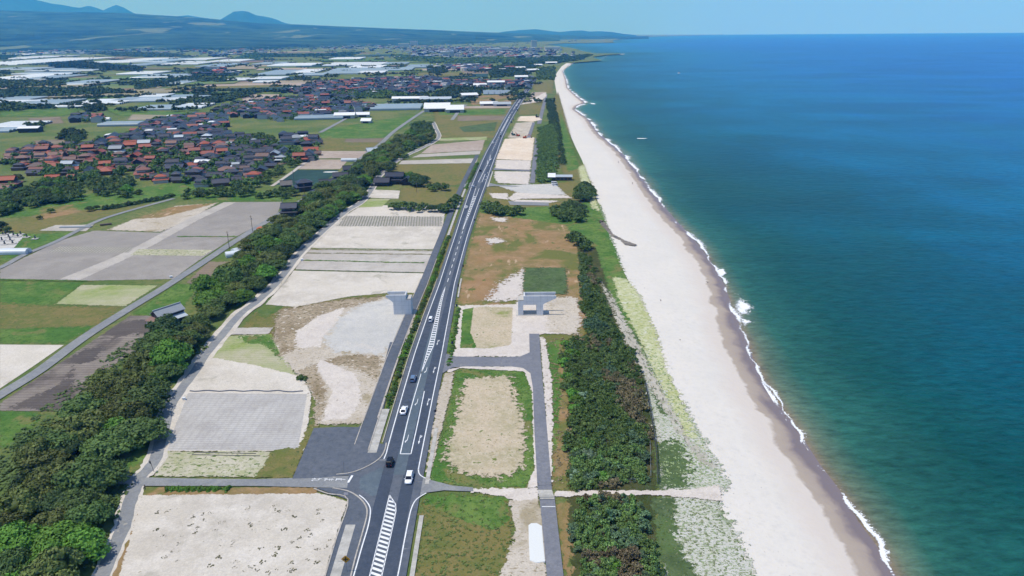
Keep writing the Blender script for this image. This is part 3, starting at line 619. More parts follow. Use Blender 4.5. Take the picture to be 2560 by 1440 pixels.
def strip(name, mat, f0, f1, o0, o1, y0, y1, z, tailpts=None):
    yl = [y for y in ys if y0 < y < y1]; yl = [y0] + yl + [y1]
    Lf = [(rc(y) + f0 * rw(y) / 2 + o0, y) for y in yl]; Rg = [(rc(y) + f1 * rw(y) / 2 + o1, y) for y in yl]
    vs = [(x, y, z) for x, y in Lf + Rg]; n = len(yl)
    o = mkobj(name, mesh(name, vs, [(i, n + i, n + i + 1, i + 1) for i in range(n - 1)], GM[mat])); tag(o, kind='structure'); return o
ZM = ZR + .04
strip('main_road', 'asphalt', -1, 1, -1.5, 1.6, 84, 1640, ZM)
ribbon('main_road', 'asphalt', [rl(1636, 0), P(1333, 203), P(1336, 197), P(1330, 191.5), P(1316, 187.5)], 11, ZM - .004, world=True)
strip('road_lane', 'asphalt_lane', -1, 0, 0.35, -1.4, 190, 1640, ZM + .004)
strip('road_lane', 'asphalt_lane', 0, 1, 1.5, -0.3, 150, 1640, ZM + .004)
strip('road_lane', 'asphalt_lane', -1, -1, 0.4, 3.4, 84, 190, ZM + .004)
strip('road_lane', 'asphalt_lane', 1, 1, -3.5, -0.4, 84, 150, ZM + .004)
strip('road_lane', 'asphalt_bay', 0, 0, -1.4, 1.5, 150, 240, ZM + .005)
# junction aprons
patch('junction', 'asphalt', [(872, 1190), (935, 1166), (955, 1150), (966, 1120), (970, 1180), (935, 1300), (915, 1290), (908, 1262), (890, 1240), (868, 1224)], z=ZM - .006)
patch('junction', 'asphalt_old', [(1046, 1180), (1053, 1195), (1080, 1203), (1130, 1216), (1183, 1221), (1183, 1231), (1110, 1228), (1066, 1234), (1042, 1252), (1030, 1280), (1020, 1280), (1025, 1180)], z=ZM - .008)
patch('junction', 'asphalt_bay', [(955, 1170), (968, 1180), (952, 1240), (930, 1242), (900, 1226), (900, 1196)], 0.8, z=ZM + .002, cell=.5)
patch('side_road', 'asphalt', [(790, 1222), (868, 1222), (895, 1238), (912, 1262), (917, 1290), (905, 1330), (885, 1400), (872, 1480), (800, 1480), (812, 1440), (842, 1345), (872, 1252)], z=ZR + .03)
patch('access_road', 'asphalt_light', [(1103, 880), (1116, 886), (1140, 893), (1240, 895), (1300, 893), (1324, 883), (1323, 836), (1348, 836), (1352, 900), (1368, 1080), (1380, 1226), (1344, 1226), (1336, 1080), (1332, 970), (1326, 935), (1308, 922), (1280, 918), (1160, 918), (1130, 921), (1108, 934), (1092, 935)], z=ZR + .03)
patch('access_road', 'concrete', [(1344, 1226.6), (1380, 1226.6), (1387, 1250), (1349, 1250)], z=ZR + .03)
patch('access_road', 'asphalt_light', [(1349, 1250.6), (1387, 1250.6), (1396, 1330), (1413, 1480), (1370, 1480), (1360, 1360), (1352, 1280)], z=ZR + .03)
patch('access_road', 'asphalt_light', [(1325, 458), (1337, 458), (1348, 346), (1338, 346)], z=ZR + .03)
patch('access_road', 'asphalt_light', [(1234, 421), (1260, 423), (1326, 426), (1326, 429), (1260, 426), (1234, 426)], z=ZR + .032)
patch('access_road', 'asphalt_light', [(1342, 310), (1353, 310), (1369, 236), (1363, 236)], z=ZR + .03)
patch('access_road', 'asphalt_light', [(1317, 345), (1326, 345), (1338, 307), (1331, 307)], z=ZR + .03)
patch('access_road', 'asphalt_old', [(1270, 503), (1290, 505), (1372, 507), (1372, 515), (1275, 513)], z=ZR + .03)
patch('access_road', 'asphalt_old', [(1211, 455), (1240, 462), (1300, 466), (1290, 468), (1235, 466), (1206, 468)], z=ZR + .03)
patch('access_road', 'asphalt_old', [(1160, 462), (1182, 455), (1176, 470), (1155, 468)], z=ZR + .03)
# frontage path left of the main road (parallel), concrete strips
def par(name, mat, o0, o1, y0, y1, z, wob=0):
    yl = list(np.arange(y0, y1, 6)) + [y1]
    vs = [(rc(y) - rw(y) / 2 + o0, y, z) for y in yl] + [(rc(y) - rw(y) / 2 + o1, y, z) for y in yl]; n = len(yl)
    o = mkobj(name, mesh(name, vs, [(i, n + i, n + i + 1, i + 1) for i in range(n - 1)], GM[mat])); tag(o, kind='structure'); return o
par('frontage_path', 'asphalt', -9.0, -5.6, 158, 640, ZR + .034)
par('kerb_strip', 'kerbstone', -9.35, -9.1, 164, 300, ZR + .1)
par('kerb_strip', 'kerbstone', -5.5, -5.2, 178, 330, ZR + .06)
par('kerb_strip', 'kerbstone', -1.9, -1.65, 165, 300, ZR + .1)
par('concrete_strip', 'concrete', -5.0, -2.6, 160, 183, ZR + .05)
par('concrete_strip', 'concrete', -4.6, -3.3, 372, 520, ZR + .05)
par('concrete_strip', 'concrete', -4.8, -2.6, 84, 131, ZR + .05)
for y0, y1, o0, o1 in ((84, 134, 2.3, 3.3), (146, 172, 2.3, 3.3), (276, 300, 2.2, 2.9), (500, 560, 2.0, 3.0)):
    strip('drain_slab', 'concrete', 1, 1, o0, o1, y0, y1, ZR + .08)
for pts in ([(785, 1224), (820, 1237), (870, 1252), (842, 1345), (811, 1450)], [(841, 1189), (880, 1184), (920, 1168), (950, 1148), (962, 1128), (966, 1110)], [(832, 1223), (868, 1230), (893, 1243), (912, 1263), (918, 1288), (905, 1340), (888, 1400), (876, 1450)], [(921, 1128), (938, 1075), (962, 1000), (985, 930), (1003, 880)]):
    ribbon('kerb', 'kerbstone', pts, 0.32, ZR + .17, thick=0.15)
# markings
ZK = ZM + .010
def mark(pts, wd, world=False, name='road_marking', smooth=True): return ribbon(name, 'paint', pts, wd, ZK, world=world, smooth=smooth)
EW = 0.26
mark([P(860, 1520), P(885, 1440), P(905, 1370), P(920, 1320), P(926, 1287), P(924, 1268), P(912, 1251), P(898, 1240)], EW, True)
mark([P(968, 1132), P(962, 1145)] and [P(960, 1150), P(966, 1135)] + [rl(y, -1) for y in np.arange(163, 1640, 10)], EW, True, smooth=False)
mark([P(972, 1530), P(995, 1440), P(1010, 1360), P(1022, 1300), P(1030, 1270), P(1042, 1250), P(1066, 1235)], EW, True)
mark([P(1076, 1201), P(1060, 1196), P(1049, 1188), P(1046, 1176)] + [rl(y, 1) for y in np.arange(153, 1640, 10)], EW, True)
# painted islands
def island(left, right, y0, y1, n, fill, slant):
    """outline plus diagonal bars between two border lines given as world (x,y) lists"""
    lx = lambda y: float(np.interp(y, [p[1] for p in left], [p[0] for p in left])); rx = lambda y: float(np.interp(y, [p[1] for p in right], [p[0] for p in right]))
    mark(left, 0.24, True, smooth=False); mark(right, 0.24, True, smooth=False)
    vs, fs = [], []
    for k in range(n):
        y = y0 + (y1 - y0) * k / n; h_ = (y1 - y0) / n * fill
        w_ = rx(y) - lx(y)
        if w_ < 0.3: continue
        s_ = slant * w_; b0 = len(vs)
        vs += [(lx(y), y, ZK), (rx(y - s_), y - s_, ZK), (rx(y - s_ + h_), y - s_ + h_, ZK), (lx(y + h_), y + h_, ZK)]; fs.append((b0, b0 + 1, b0 + 2, b0 + 3))
    tag(mkobj('road_marking', mesh('road_marking', vs, fs, GM['paint'])), kind='structure')
lf = [P(900, 1540), P(925, 1440), P(950, 1340), P(974, 1240)]; rg = [P(933, 1540), P(955, 1440), P(973, 1360), P(985, 1305), P(990, 1280), P(989, 1263), P(974, 1240)]
island(lf, rg, P(0, 1470)[1], P(0, 1247)[1], 21, 0.5, 0.45)
lf = [P(1034, 1000), P(1056, 925), P(1076, 850), P(1092, 785), P(1104, 742), P(1113.5, 718)]; rg = [P(1052, 937), P(1068, 900), P(1084, 866), P(1092, 825), P(1104, 758), P(1113.5, 718)]
island(lf, rg, P(0, 932)[1], P(0, 745)[1], 34, 0.42, 0.0)
mark([P(1034, 1000), P(1018, 1060), P(1000.8, 1137)], 0.26, True); mark([P(1061, 980), P(1045, 1058), P(1027.5, 1137)], 0.26, True); mark([P(1000.5, 1137), P(1027.8, 1137)], 0.3, True)
lf = [rl(y, 0) for y in (396, 430)] ; a_ = P(1156, 577)
lf = [a_, P(1168, 540), P(1180, 502), P(1190, 470)]; rg = [a_, P(1176, 530), P(1190, 494), P(1198, 472)]
island(lf, rg, P(0, 560)[1], P(0, 500)[1], 14, 0.35, 0.4)
y = P(0, 716)[1]
while y < P(0, 580)[1]:
    mark([(rc(y), y), (rc(y + 5), y + 5)], 0.24, True); y += 10
for seg in ([(1196, 456), (1210, 428), (1223, 402), (1226, 388)], [(1205, 456), (1213, 436)], [(1195, 456), (1206, 456)], [(1219, 402), (1218, 415)]): mark([P(*p) for p in seg], 0.3, True)
y = P(0, 388)[1]
while y < P(0, 345)[1]: mark([(rc(y), y), (rc(y + 6), y + 6)], 0.3, True); y += 12
for f_, y0, y1 in ((-0.12, 800, 1000), (0.12, 800, 960), (-0.15, 1040, 1300), (0.15, 1060, 1250), (0, 1320, 1600)): mark([rl(y, f_) for y in np.arange(y0, y1, 20)], 0.4, True)
def arrow(px, py, turn, s=1.0):
    """lane arrow painted for traffic coming toward the camera; turn = +1 branch to +x, -1 head to -x"""
    x, y = P(px, py); vs, fs = [], []
    def poly(pp): b0 = len(vs); vs.extend([(x + a * s * .62, y + b * s, ZK + .001) for a, b in pp]); fs.append(tuple(range(b0, len(vs))))
    if turn > 0:
        poly([(-.12, 2.3), (.12, 2.3), (.12, -1.0), (-.12, -1.0)]); poly([(-.4, -1.0), (.4, -1.0), (0, -2.5)])
        poly([(.12, 1.2), (.12, .7), (.6, 1.4), (.6, 1.9)]); poly([(.55, 1.0), (1.0, 1.7), (.55, 2.4)])
    else:
        poly([(-.12, 2.3), (.12, 2.3), (.12, -.6), (-.12, -.2)]); poly([(.12, -.6), (-.12, -.2), (-.55, -1.0), (-.5, -1.5)]); poly([(-.45, -.4), (-.45, -2.0), (-1.0, -1.5)])
    tag(mkobj('road_marking', mesh('road_marking', vs, fs, GM['paint'])), kind='structure')
for p in ((1094, 858), (1085, 927), (1070, 1007), (1049, 1101)): arrow(*p, 1, 0.95)
for p in ((1066, 928), (1043, 1008), (1019, 1100)): arrow(*p, -1, 0.95)
for p in ((1223, 415), (1219, 433), (1216, 442), (1213, 450)): arrow(*p, 1, 0.9)
# stop line and the three characters, read by drivers heading right
mark([P(881, 1191), P(870.5, 1209)], 0.55, True)
def glyph(cx_, cy_, strokes, L=2.4, W=1.15):
    x, y = P(cx_, cy_)
    for st in strokes:
        pts = [(x + (v - .5) * L, y - (u - .5) * W) for u, v in st]
        ribbon('road_marking', 'paint', pts, 0.17, ZK + .002, world=True, smooth=len(pts) > 3)
glyph(852, 1201.3, [[(.5, 1), (.5, .06)], [(.5, .58), (.88, .58)], [(.2, .62), (.2, .06)], [(.02, .04), (.98, .04)]])
glyph(822.5, 1201.3, [[(.12, .8), (.9, .8)], [(.16, .58), (.86, .58)], [(.5, 1), (.52, .6), (.5, .2), (.34, .04), (.12, .12), (.14, .26), (.4, .28), (.66, .2), (.92, .04)]])
glyph(791.5, 1201.3, [[(.25, 1), (.26, .5), (.25, 0)], [(.04, .74), (.42, .78), (.2, .42), (.04, .2)], [(.2, .45), (.5, .74), (.68, .78), (.7, .5), (.66, .14), (.8, .04), (.98, .2)]])
mark([P(1355, 1269), P(1388, 1269)], 0.22, True)
# ------------------------------------------------------------------ hills and mountains
def hill_mat(name, c1, c2, c3, sc):
    m, t, b = newmat(name); b.inputs['Roughness'].default_value = 0.95; b.inputs['Specular IOR Level'].default_value = 0.1
    vec = t.nodes.new('ShaderNodeTexCoord').outputs['Object']
    col = mixc(t, mapr(t, noise(t, vec, sc, 8, 0.65, 0.3, (0.6, 1, 1)), 0.4, 0.6), c1, c2)
    col = mixc(t, mapr(t, noise(t, vec, sc * 0.7, 4, 0.5, 0.5, (1, 0.35, 1)), 0.63, 0.66), col, c3)
    t.links.new(col, b.inputs['Base Color'])
    bp = N(t, 'ShaderNodeBump'); bp.inputs['Strength'].default_value = 1.0; bp.inputs['Distance'].default_value = 30
    t.links.new(noise(t, vec, sc * 6, 5, 0.7), bp.inputs['Height']); t.links.new(bp.outputs[0], b.inputs['Normal'])
    return m
HM = hill_mat('forest_hill', G(72, 100, 64), G(28, 44, 32), G(118, 134, 98), 0.003)
MM = hill_mat('mountain_forest', G(52, 76, 58), G(44, 64, 52), G(60, 84, 62), 0.0006)
def vnoise(x, seed):
    return (math.sin(x * 1.0 + seed) + 0.5 * math.sin(x * 2.3 + seed * 2) + 0.3 * math.sin(x * 5.1 + seed * 3) + 0.2 * math.sin(x * 11.7 + seed)) / 2
def hills(name, ridge, d0, d1, mat, rough=0.0, cols=160, foot_py=None, base=0.0, power=1.4):
    """solid hill range: rises from d0 to the crest at d1 (crest line read off the photo) and falls away behind"""
    xs = [p[0] for p in ridge]; zs = [p[1] for p in ridge]; V = []; rows = 26
    tt = np.concatenate([np.linspace(0, 1, rows), np.linspace(1.06, 2.0, 9)])
    for i in range(cols + 1):
        px = xs[0] + (xs[-1] - xs[0]) * i / cols; py = float(np.interp(px, xs, zs))
        taper = min(1, (cols - i) / 6, i / 3 + 0.0) if rough >= 0 else 1
        a0 = d0(px) if callable(d0) else d0; a1 = d1(px) if callable(d1) else d1
        X, Y, Z = PD(px, py, a1)
        for t_ in tt:
            d = a0 + (a1 - a0) * t_; f = (t_ ** power) if t_ <= 1 else max(0, 1 - ((t_ - 1)) ** 1.2)
            amp = rough * (1 if 0 < t_ < 1.9 else 0) * (0.3 if abs(t_ - 1) < .03 else 1)
            z = max(Z, 2) * f + amp * vnoise(i * 0.35 + t_ * 9, 1.3) * vnoise(t_ * 17 + i * .05, 2.1) * 1.4
            V.append((X * d / Y, d, base + max(z, 0 if t_ > 0 else -3)))
    n = len(tt); q = np.arange((cols + 1) * n).reshape(cols + 1, n)
    qd = np.stack([q[:-1, :-1], q[1:, :-1], q[1:, 1:], q[:-1, 1:]], -1).reshape(-1, 4)
    return tag(mkobj(name, npmesh(name, np.array(V), qd, mat, None, True)), kind='structure')
hills('forested_hills', [(-700, 25), (-300, 24), (0, 26), (150, 30), (300, 32), (400, 38), (500, 45), (650, 58), (760, 62), (900, 68), (1030, 73), (1150, 78), (1280, 83), (1360, 86), (1400, 88)],
      lambda px: np.interp(px, [-700, 600, 1100, 1400], [5200, 5600, 7000, 9200]), lambda px: np.interp(px, [-700, 1400], [10500, 12500]), HM, rough=14)
hills('forested_hills', [(1180, 89), (1300, 86.5), (1400, 88), (1500, 89.5), (1600, 91.5), (1622, 92.2)], 11000, 14000, HM, rough=6, cols=60)
hills('mountains', [(-900, -25), (-400, -28), (-150, -30), (0, -26), (60, -12), (92, 0), (130, 9), (150, 11), (180, 17), (200, 20), (222, 14), (238, 18), (258, 26), (275, 18), (290, 13), (310, 19), (335, 33), (365, 40), (400, 40), (440, 41), (470, 38), (480, 40), (520, 46)], 11500, 20500, MM, rough=40, cols=260, power=2.2)
hills('mountains', [(535, 56), (555, 47), (570, 37), (585, 29), (605, 27), (620, 29), (640, 38), (660, 41), (680, 45), (715, 58), (740, 64)], 15000, 19500, MM, rough=20, cols=120, power=1.2)
hills('mountains', [(1200, 90), (1260, 79), (1300, 75), (1340, 73), (1380, 78), (1400, 80), (1430, 77), (1455, 76), (1475, 79), (1500, 78), (1530, 80), (1560, 85), (1590, 88)], 16500, 19500, MM, rough=8, cols=80, power=1.0)
# ------------------------------------------------------------------ foliage
def leaf_mat(name, c1, c2, c3):
    m, t, b = newmat(name); b.inputs['Roughness'].default_value = 0.7; b.inputs['Specular IOR Level'].default_value = 0.25
    vec = t.nodes.new('ShaderNodeTexCoord').outputs['Object']
    at = t.nodes.new('ShaderNodeAttribute'); at.attribute_name = 'tint'
    oi = t.nodes.new('ShaderNodeObjectInfo')
    col = mixc(t, at.outputs['Fac'], c1, c2)
    col = mixc(t, mapr(t, noise(t, vec, 0.35, 3, 0.6), 0.5, 0.7), col, c3)
    hv = t.nodes.new('ShaderNodeHueSaturation'); t.links.new(col, hv.inputs['Color'])
    t.links.new(mapr(t, oi.outputs['Random'], 0, 1, 0.72, 1.3), hv.inputs['Value'])
    t.links.new(mapr(t, oi.outputs['Random'], 0, 1, 0.492, 0.512), hv.inputs['Hue'])
    t.links.new(hv.outputs[0], b.inputs['Base Color'])
    return m
LG = leaf_mat('leaf_green', G(62, 88, 42), G(110, 136, 70), G(86, 110, 56))
LO = leaf_mat('leaf_olive', G(82, 96, 46), G(124, 136, 70), G(102, 110, 60))
LB = leaf_mat('leaf_bright', G(74, 116, 38), G(122, 166, 64), G(96, 142, 50))
LD = leaf_mat('leaf_dark', G(48, 72, 40), G(84, 108, 60), G(66, 92, 52))
LP = leaf_mat('pine_needle', G(84, 122, 60), G(152, 182, 108), G(112, 148, 78))
LPB = leaf_mat('pine_brown', G(112, 106, 78), G(156, 142, 112), G(104, 114, 76))
LS = leaf_mat('shrub_grey', G(92, 120, 92), G(140, 164, 134), G(110, 138, 108))
BARK = flat('bark', G(92, 80, 68), 0.9)
def crown_arrays(seed, R=5.0, Hc=4.5, zb=2.5, ncl=26, nlf=95, ls=0.55, spiky=False):
    """leaf quads spread over irregular clumps filling a crown; returns verts, quads, per-face tint"""
    r = np.random.RandomState(seed); vs, tn = [], []
    for c in range(ncl):
        a = r.uniform(0, 2 * PI); u = r.uniform(0.0, 1.0); rad = R * math.sqrt(u) * 0.82
        hh = zb + Hc * (1 - (rad / R) ** 2 * 0.75) * r.uniform(0.62, 1.0)
        if r.rand() < 0.28: hh = zb + Hc * r.uniform(0.1, 0.45); rad = R * r.uniform(.55, .85)
        cx_, cy_ = rad * math.cos(a), rad * math.sin(a); cr_ = R * r.uniform(0.2, 0.36)
        n = nlf; ph = r.uniform(0, 2 * PI, n); cz = r.uniform(-0.35, 1, n); s_ = np.sqrt(1 - cz ** 2)
        nrm = np.stack([s_ * np.cos(ph), s_ * np.sin(ph), cz], 1)
        pos = nrm * (cr_ * r.uniform(0.75, 1.12, (n, 1))) * np.array([1, 1, 0.62]) + np.array([cx_, cy_, hh - cr_ * 0.4])
        nn = nrm + r.normal(0, 0.45, (n, 3)); nn[:, 2] = np.abs(nn[:, 2]) + 0.15
        if spiky: nn = r.normal(0, 1, (n, 3)) * np.array([1, 1, 0.9])
        nn /= np.linalg.norm(nn, axis=1)[:, None]
        t1 = np.cross(nn, r.normal(0, 1, (n, 3))); t1 /= np.linalg.norm(t1, axis=1)[:, None]; t2 = np.cross(nn, t1)
        sz = ls * r.uniform(0.55, 1.25, (n, 1)); s2 = sz * r.uniform(.5, .9, (n, 1))
        q = np.stack([pos - t1 * sz, pos - t2 * s2, pos + t1 * sz, pos + t2 * s2], 1)
        vs.append(q.reshape(-1, 3)); tn.append(np.clip(r.normal(0.35 + 0.35 * r.rand(), 0.22, n), 0, 1))
    v = np.concatenate(vs); f = np.arange(len(v)).reshape(-1, 4); return v, f, np.concatenate(tn)
def core_arrays(R, Hc, zb, seed):
    r = np.random.RandomState(seed); nu, nv = 10, 6; v = []
    for j in range(nv + 1):
        p = PI * j / nv
        for i in range(nu):
            a = 2 * PI * i / nu; k = 0.5 * r.uniform(.85, 1.1)
            v.append((R * k * math.sin(p) * math.cos(a), R * k * math.sin(p) * math.sin(a), zb + Hc * 0.32 + Hc * 0.34 * math.cos(p)))
    q = np.arange((nv + 1) * nu).reshape(nv + 1, nu); qn = np.roll(q, -1, 1)
    f = np.stack([q[:-1], q[1:], qn[1:], qn[:-1]], -1).reshape(-1, 4); return np.array(v), f, np.zeros(len(f))
def join(parts):
    vs, fs, ts, n = [], [], [], 0
    for v, f, t_ in parts: vs.append(v); fs.append(f + n); ts.append(t_); n += len(v)
    return np.concatenate(vs), np.concatenate(fs), np.concatenate(ts)
def crown_mesh(name, mat, seed, **k):
    a = crown_arrays(seed, **k)
    if k.get('spiky'): return npmesh(name, a[0], a[1], mat, {'tint': a[2]})
    c = core_arrays(k.get('R', 5.0), k.get('Hc', 4.5), k.get('zb', 2.5), seed)
    v, f, t_ = join([a, c]); return npmesh(name, v, f, mat, {'tint': t_})
def trunk_mesh(seed, R, zb, Hc, r0=0.3):
    r = random.Random(seed); m = MB(); top = (r.uniform(-.4, .4), r.uniform(-.4, .4), zb + Hc * .25)
    m.tube((0, 0, 0), top, r0, r0 * .6)
    for k in range(4):
        a = k * 1.6 + r.uniform(-.4, .4); m.tube(top, (top[0] + R * .5 * math.cos(a), top[1] + R * .5 * math.sin(a), zb + Hc * .6), r0 * .5, r0 * .15, 5)
    return m.me('trunk', BARK)
def tree_kind(name, mats, variants, **k):
    """prototype meshes for one kind of tree"""
    out = []
    for i in range(variants):
        out.append((crown_mesh('crown', mats[i % len(mats)], 100 + i * 7 + len(name), **k), trunk_mesh(i, k.get('R', 5), k.get('zb', 2.5), k.get('Hc', 4.5), 0.06 * k.get('R', 5)), i % len(mats)))
    return out
def plant_tree(name, kind, x, y, s, rz, label, cat='tree', group=None, z=0.0, vi=None, sz=None, rnd=random):
    c, tr, mi = kind[rnd.randrange(len(kind)) if vi is None else vi]
    r = empty(name, (x, y, z), rz); r.scale = (s, s, s * (sz or 1)); tag(r, label(mi) if callable(label) else label, cat, group)
    mkobj('crown', c, r); mkobj('trunk', tr, r); return r
def scatter(poly, spacing, seed, maxn=5000, jitter=0.35):
    """jittered hexagonal points inside a world polygon, nearest to the camera first"""
    A = np.array(poly); lo, hi = A.min(0), A.max(0); r = np.random.RandomState(seed); pts = []
    j = 0; y = lo[1]
    while y < hi[1]:
        x = lo[0] + (spacing / 2 if j % 2 else 0)
        while x < hi[0]: pts.append((x + r.uniform(-1, 1) * spacing * jitter, y + r.uniform(-1, 1) * spacing * jitter)); x += spacing
        y += spacing * .87; j += 1
    if not pts: return []
    pts = np.array(pts); pts = pts[sdist(pts, A) > 0]
    return sorted([tuple(p) for p in pts], key=lambda p: p[0] ** 2 + p[1] ** 2)[:maxn]
def W(poly, z=0.0): return [P(x, y, z) for x, y in poly]
def stuff_wood(name, pts, mat, label, cat, R=(4, 6), Hc=4.5, seed=1, ncl=9, nlf=14, ls=1.1, zb=1.5, group=None):
    """far woodland that reads as one mass"""
    r = np.random.RandomState(seed); protos = [join([crown_arrays(seed * 10 + k, R=1, Hc=Hc / 5, zb=zb / 5, ncl=ncl, nlf=nlf, ls=ls / 5), core_arrays(1, Hc / 5, zb / 5, k)]) for k in range(4)]
    parts = []
    for i, p in enumerate(pts):
        v, f, t_ = protos[i % 4]; s = r.uniform(*R); a = r.uniform(0, 6.28); c, s_ = math.cos(a), math.sin(a)
        vv = v @ np.array([[c, s_, 0], [-s_, c, 0], [0, 0, 1]]) * s; vv = vv + np.array([p[0], p[1], 0])
        parts.append((vv, f, np.clip(t_ + r.uniform(-.25, .25), 0, 1)))
    v, f, t_ = join(parts)
    o = mkobj(name, npmesh(name, v, f, mat, {'tint': t_})); tag(o, label, cat, group, 'stuff'); return o
rnd = random.Random(3)
BT = tree_kind('broadleaf', [LG, LO, LG, LD, LB, LO], 6, R=5.0, Hc=5.0, zb=2.0, ncl=40, nlf=110, ls=0.34)
belt = W([(-60, 1500), (-60, 1165), (0, 1160), (40, 1100), (90, 1045), (170, 1005), (182, 945), (262, 900), (305, 868), (375, 822), (392, 800), (455, 800), (470, 765), (455, 730), (535, 690), (600, 605), (690, 545), (760, 490), (850, 430), (930, 370), (1010, 330), (1040, 300), (1080, 300), (1085, 345), (1050, 362), (1000, 395), (965, 430), (945, 470), (920, 478), (860, 525), (790, 590), (730, 640), (700, 672), (650, 718), (575, 795), (520, 862), (450, 910), (425, 1000), (385, 1075), (300, 1110), (310, 1180), (318, 1230), (285, 1260), (262, 1330), (235, 1400), (215, 1500)], 5.0)
skip = [P(425, 795, 0)]
pts = scatter(belt, 7.2, 4, jitter=.3)
bd_ = sdist(np.array(pts), np.array(belt))
pts = [p for p, d_ in zip(pts, bd_) if d_ > (3.6 if p[1] < 330 else 2.0) or p[0] < -175]
clear = [(P(x, y), r_) for x, y, r_ in ((425, 800, 11), (440, 786, 8), (412, 815, 9), (430, 822, 7), (725, 530, 8), (770, 500, 8), (800, 480, 8), (850, 455, 8), (715, 553, 7), (190, 1198, 4), (230, 1198, 3), (745, 545, 6), (600, 635, 7), (880, 440, 7))]
road_pts = [P(*p) for p in LANE] + [P(*p) for p in FL]
near_pts = [P(x, y) for x, y in [(150, 1196), (200, 1197), (250, 1198), (300, 1202)]]
lane_w = smooth_line([P(*p) for p in LANE], 6); farm_w = smooth_line([P(*p) for p in FL], 6)
def far_from(p, line, d): return all((p[0] - q[0]) ** 2 + (p[1] - q[1]) ** 2 > d * d for q in line)
pts = [p for p in pts if all((p[0] - c[0][0]) ** 2 + (p[1] - c[0][1]) ** 2 > c[1] ** 2 for c in clear) and far_from(p, lane_w, 4.6) and far_from(p, farm_w, 4.5) and far_from(p, near_pts, 3.0)]
TN = ['deep green', 'olive brown', 'mid green', 'dark green', 'fresh bright green', 'dull olive']
belt_c = smooth_line([P(100, 1440), P(150, 1200), P(250, 1050), P(360, 930), P(460, 830), P(560, 740), P(660, 620), P(760, 540), P(860, 480), P(930, 420), P(1000, 370), P(1060, 330)], 6)
def where(p):
    d = p[1]; cx_ = float(np.interp(d, [q[1] for q in belt_c], [q[0] for q in belt_c])); u = p[0] - cx_
    side = 'inland side' if u < -6 else 'lane side' if u > 6 else 'middle'
    seg = ('at the frame bottom' if d < 128 else 'below the cross road' if d < 148 else 'above the cross road' if d < 175 else 'beside the dark ploughed field' if d < 215 else 'near the grey shed' if d < 262 else 'just past the shed' if d < 300 else
            'on the lane curve' if d < 350 else 'below the white tunnels' if d < 430 else 'before the farmhouses' if d < 520 else 'by the black farmhouses' if d < 600 else 'at the far end')
    return '%s of the belt %s' % (side, seg)
QUEUE = []
for i, p in enumerate(pts):
    vi = rnd.choice([0, 0, 2, 2, 3, 1, 5, 4] if (i % 5) else [1, 5, 1, 4])
    QUEUE.append((p, rnd.uniform(.72, 1.45), rnd.uniform(0, 6), '%s tree, %s' % (TN[vi], where(p)), 'trees of the windbreak belt', vi, rnd.uniform(.62, 1.1)))
# shrubs filling the edge of the belt
SH = tree_kind('shrub', [LG, LB, LD], 3, R=1.5, Hc=1.5, zb=0.05, ncl=14, nlf=60, ls=0.17)
LT = leaf_mat('pine_blue', G(78, 112, 78), G(140, 168, 126), G(100, 134, 94))
PT = tree_kind('pine', [LP, LT, LP, LPB], 4, R=1.3, Hc=1.9, zb=0.1, ncl=17, nlf=40, ls=0.17, spiky=True)
grove = W([(1448, 625), (1478, 640), (1500, 700), (1530, 790), (1585, 870), (1612, 960), (1625, 1080), (1632, 1208), (1430, 1208), (1415, 1150), (1408, 1080), (1432, 1000), (1402, 960), (1398, 860), (1462, 830), (1448, 720)], 2.0)
grove2 = W([(1425, 1232), (1600, 1232), (1632, 1300), (1650, 1400), (1665, 1500), (1440, 1500), (1428, 1440), (1440, 1370), (1418, 1300)], 2.0)
AG, AG2 = np.array(grove), np.array(grove2)
pp = sorted(scatter(grove, 1.8, 7, 9000) + scatter(grove2, 1.8, 8, 9000), key=lambda p: p[1])
dd_ = np.maximum(sdist(np.array(pp), AG), sdist(np.array(pp), AG2))
pp = [p for p, d_ in zip(pp, dd_) if d_ > 2.2 * (0.3 + vnoise(p[1] * .35 + p[0] * .2, 1.7)) and rnd.random() > .06]
print('belt', len(pts), 'pines', len(pp))
for i, p in enumerate(pp[:300]):
    u_ = (to_px(p[0], p[1], 1.5)[0] - 1425) / 225; br_ = vnoise(p[0] * .3, 2) + vnoise(p[1] * .25, 4) + u_ > 1.15
    vi = 3 if br_ else rnd.choice([0, 0, 1, 2]); px_, py_ = to_px(p[0], p[1], 1.5)
    col_ = ('green', 'bluish-green', 'green', 'brown-tinged')[vi]; side_ = ('left edge', 'left half', 'middle', 'right half', 'right edge')[min(4, max(0, int(u_ * 5)))]
    dep_ = 'at the frame bottom' if py_ > 1400 else 'halfway down' if py_ > 1300 else 'next to the sandy track' if py_ > 1215 else 'beyond the sandy track'
    plant_tree('young_pine', PT, p[0], p[1], rnd.uniform(.65, 1.3), rnd.uniform(0, 6), '%s young pine in the %s of the grove, %s' % (col_, side_, dep_), 'tree', 'young pines of the coastal grove', vi=vi, sz=rnd.uniform(.75, 1.3), rnd=rnd)
prot = [crown_arrays(50 + k, R=1.35, Hc=1.9, zb=0.2, ncl=14, nlf=30, ls=0.2, spiky=True) for k in range(5)]
parts = {0: [], 1: [], 2: []}; r = np.random.RandomState(9)
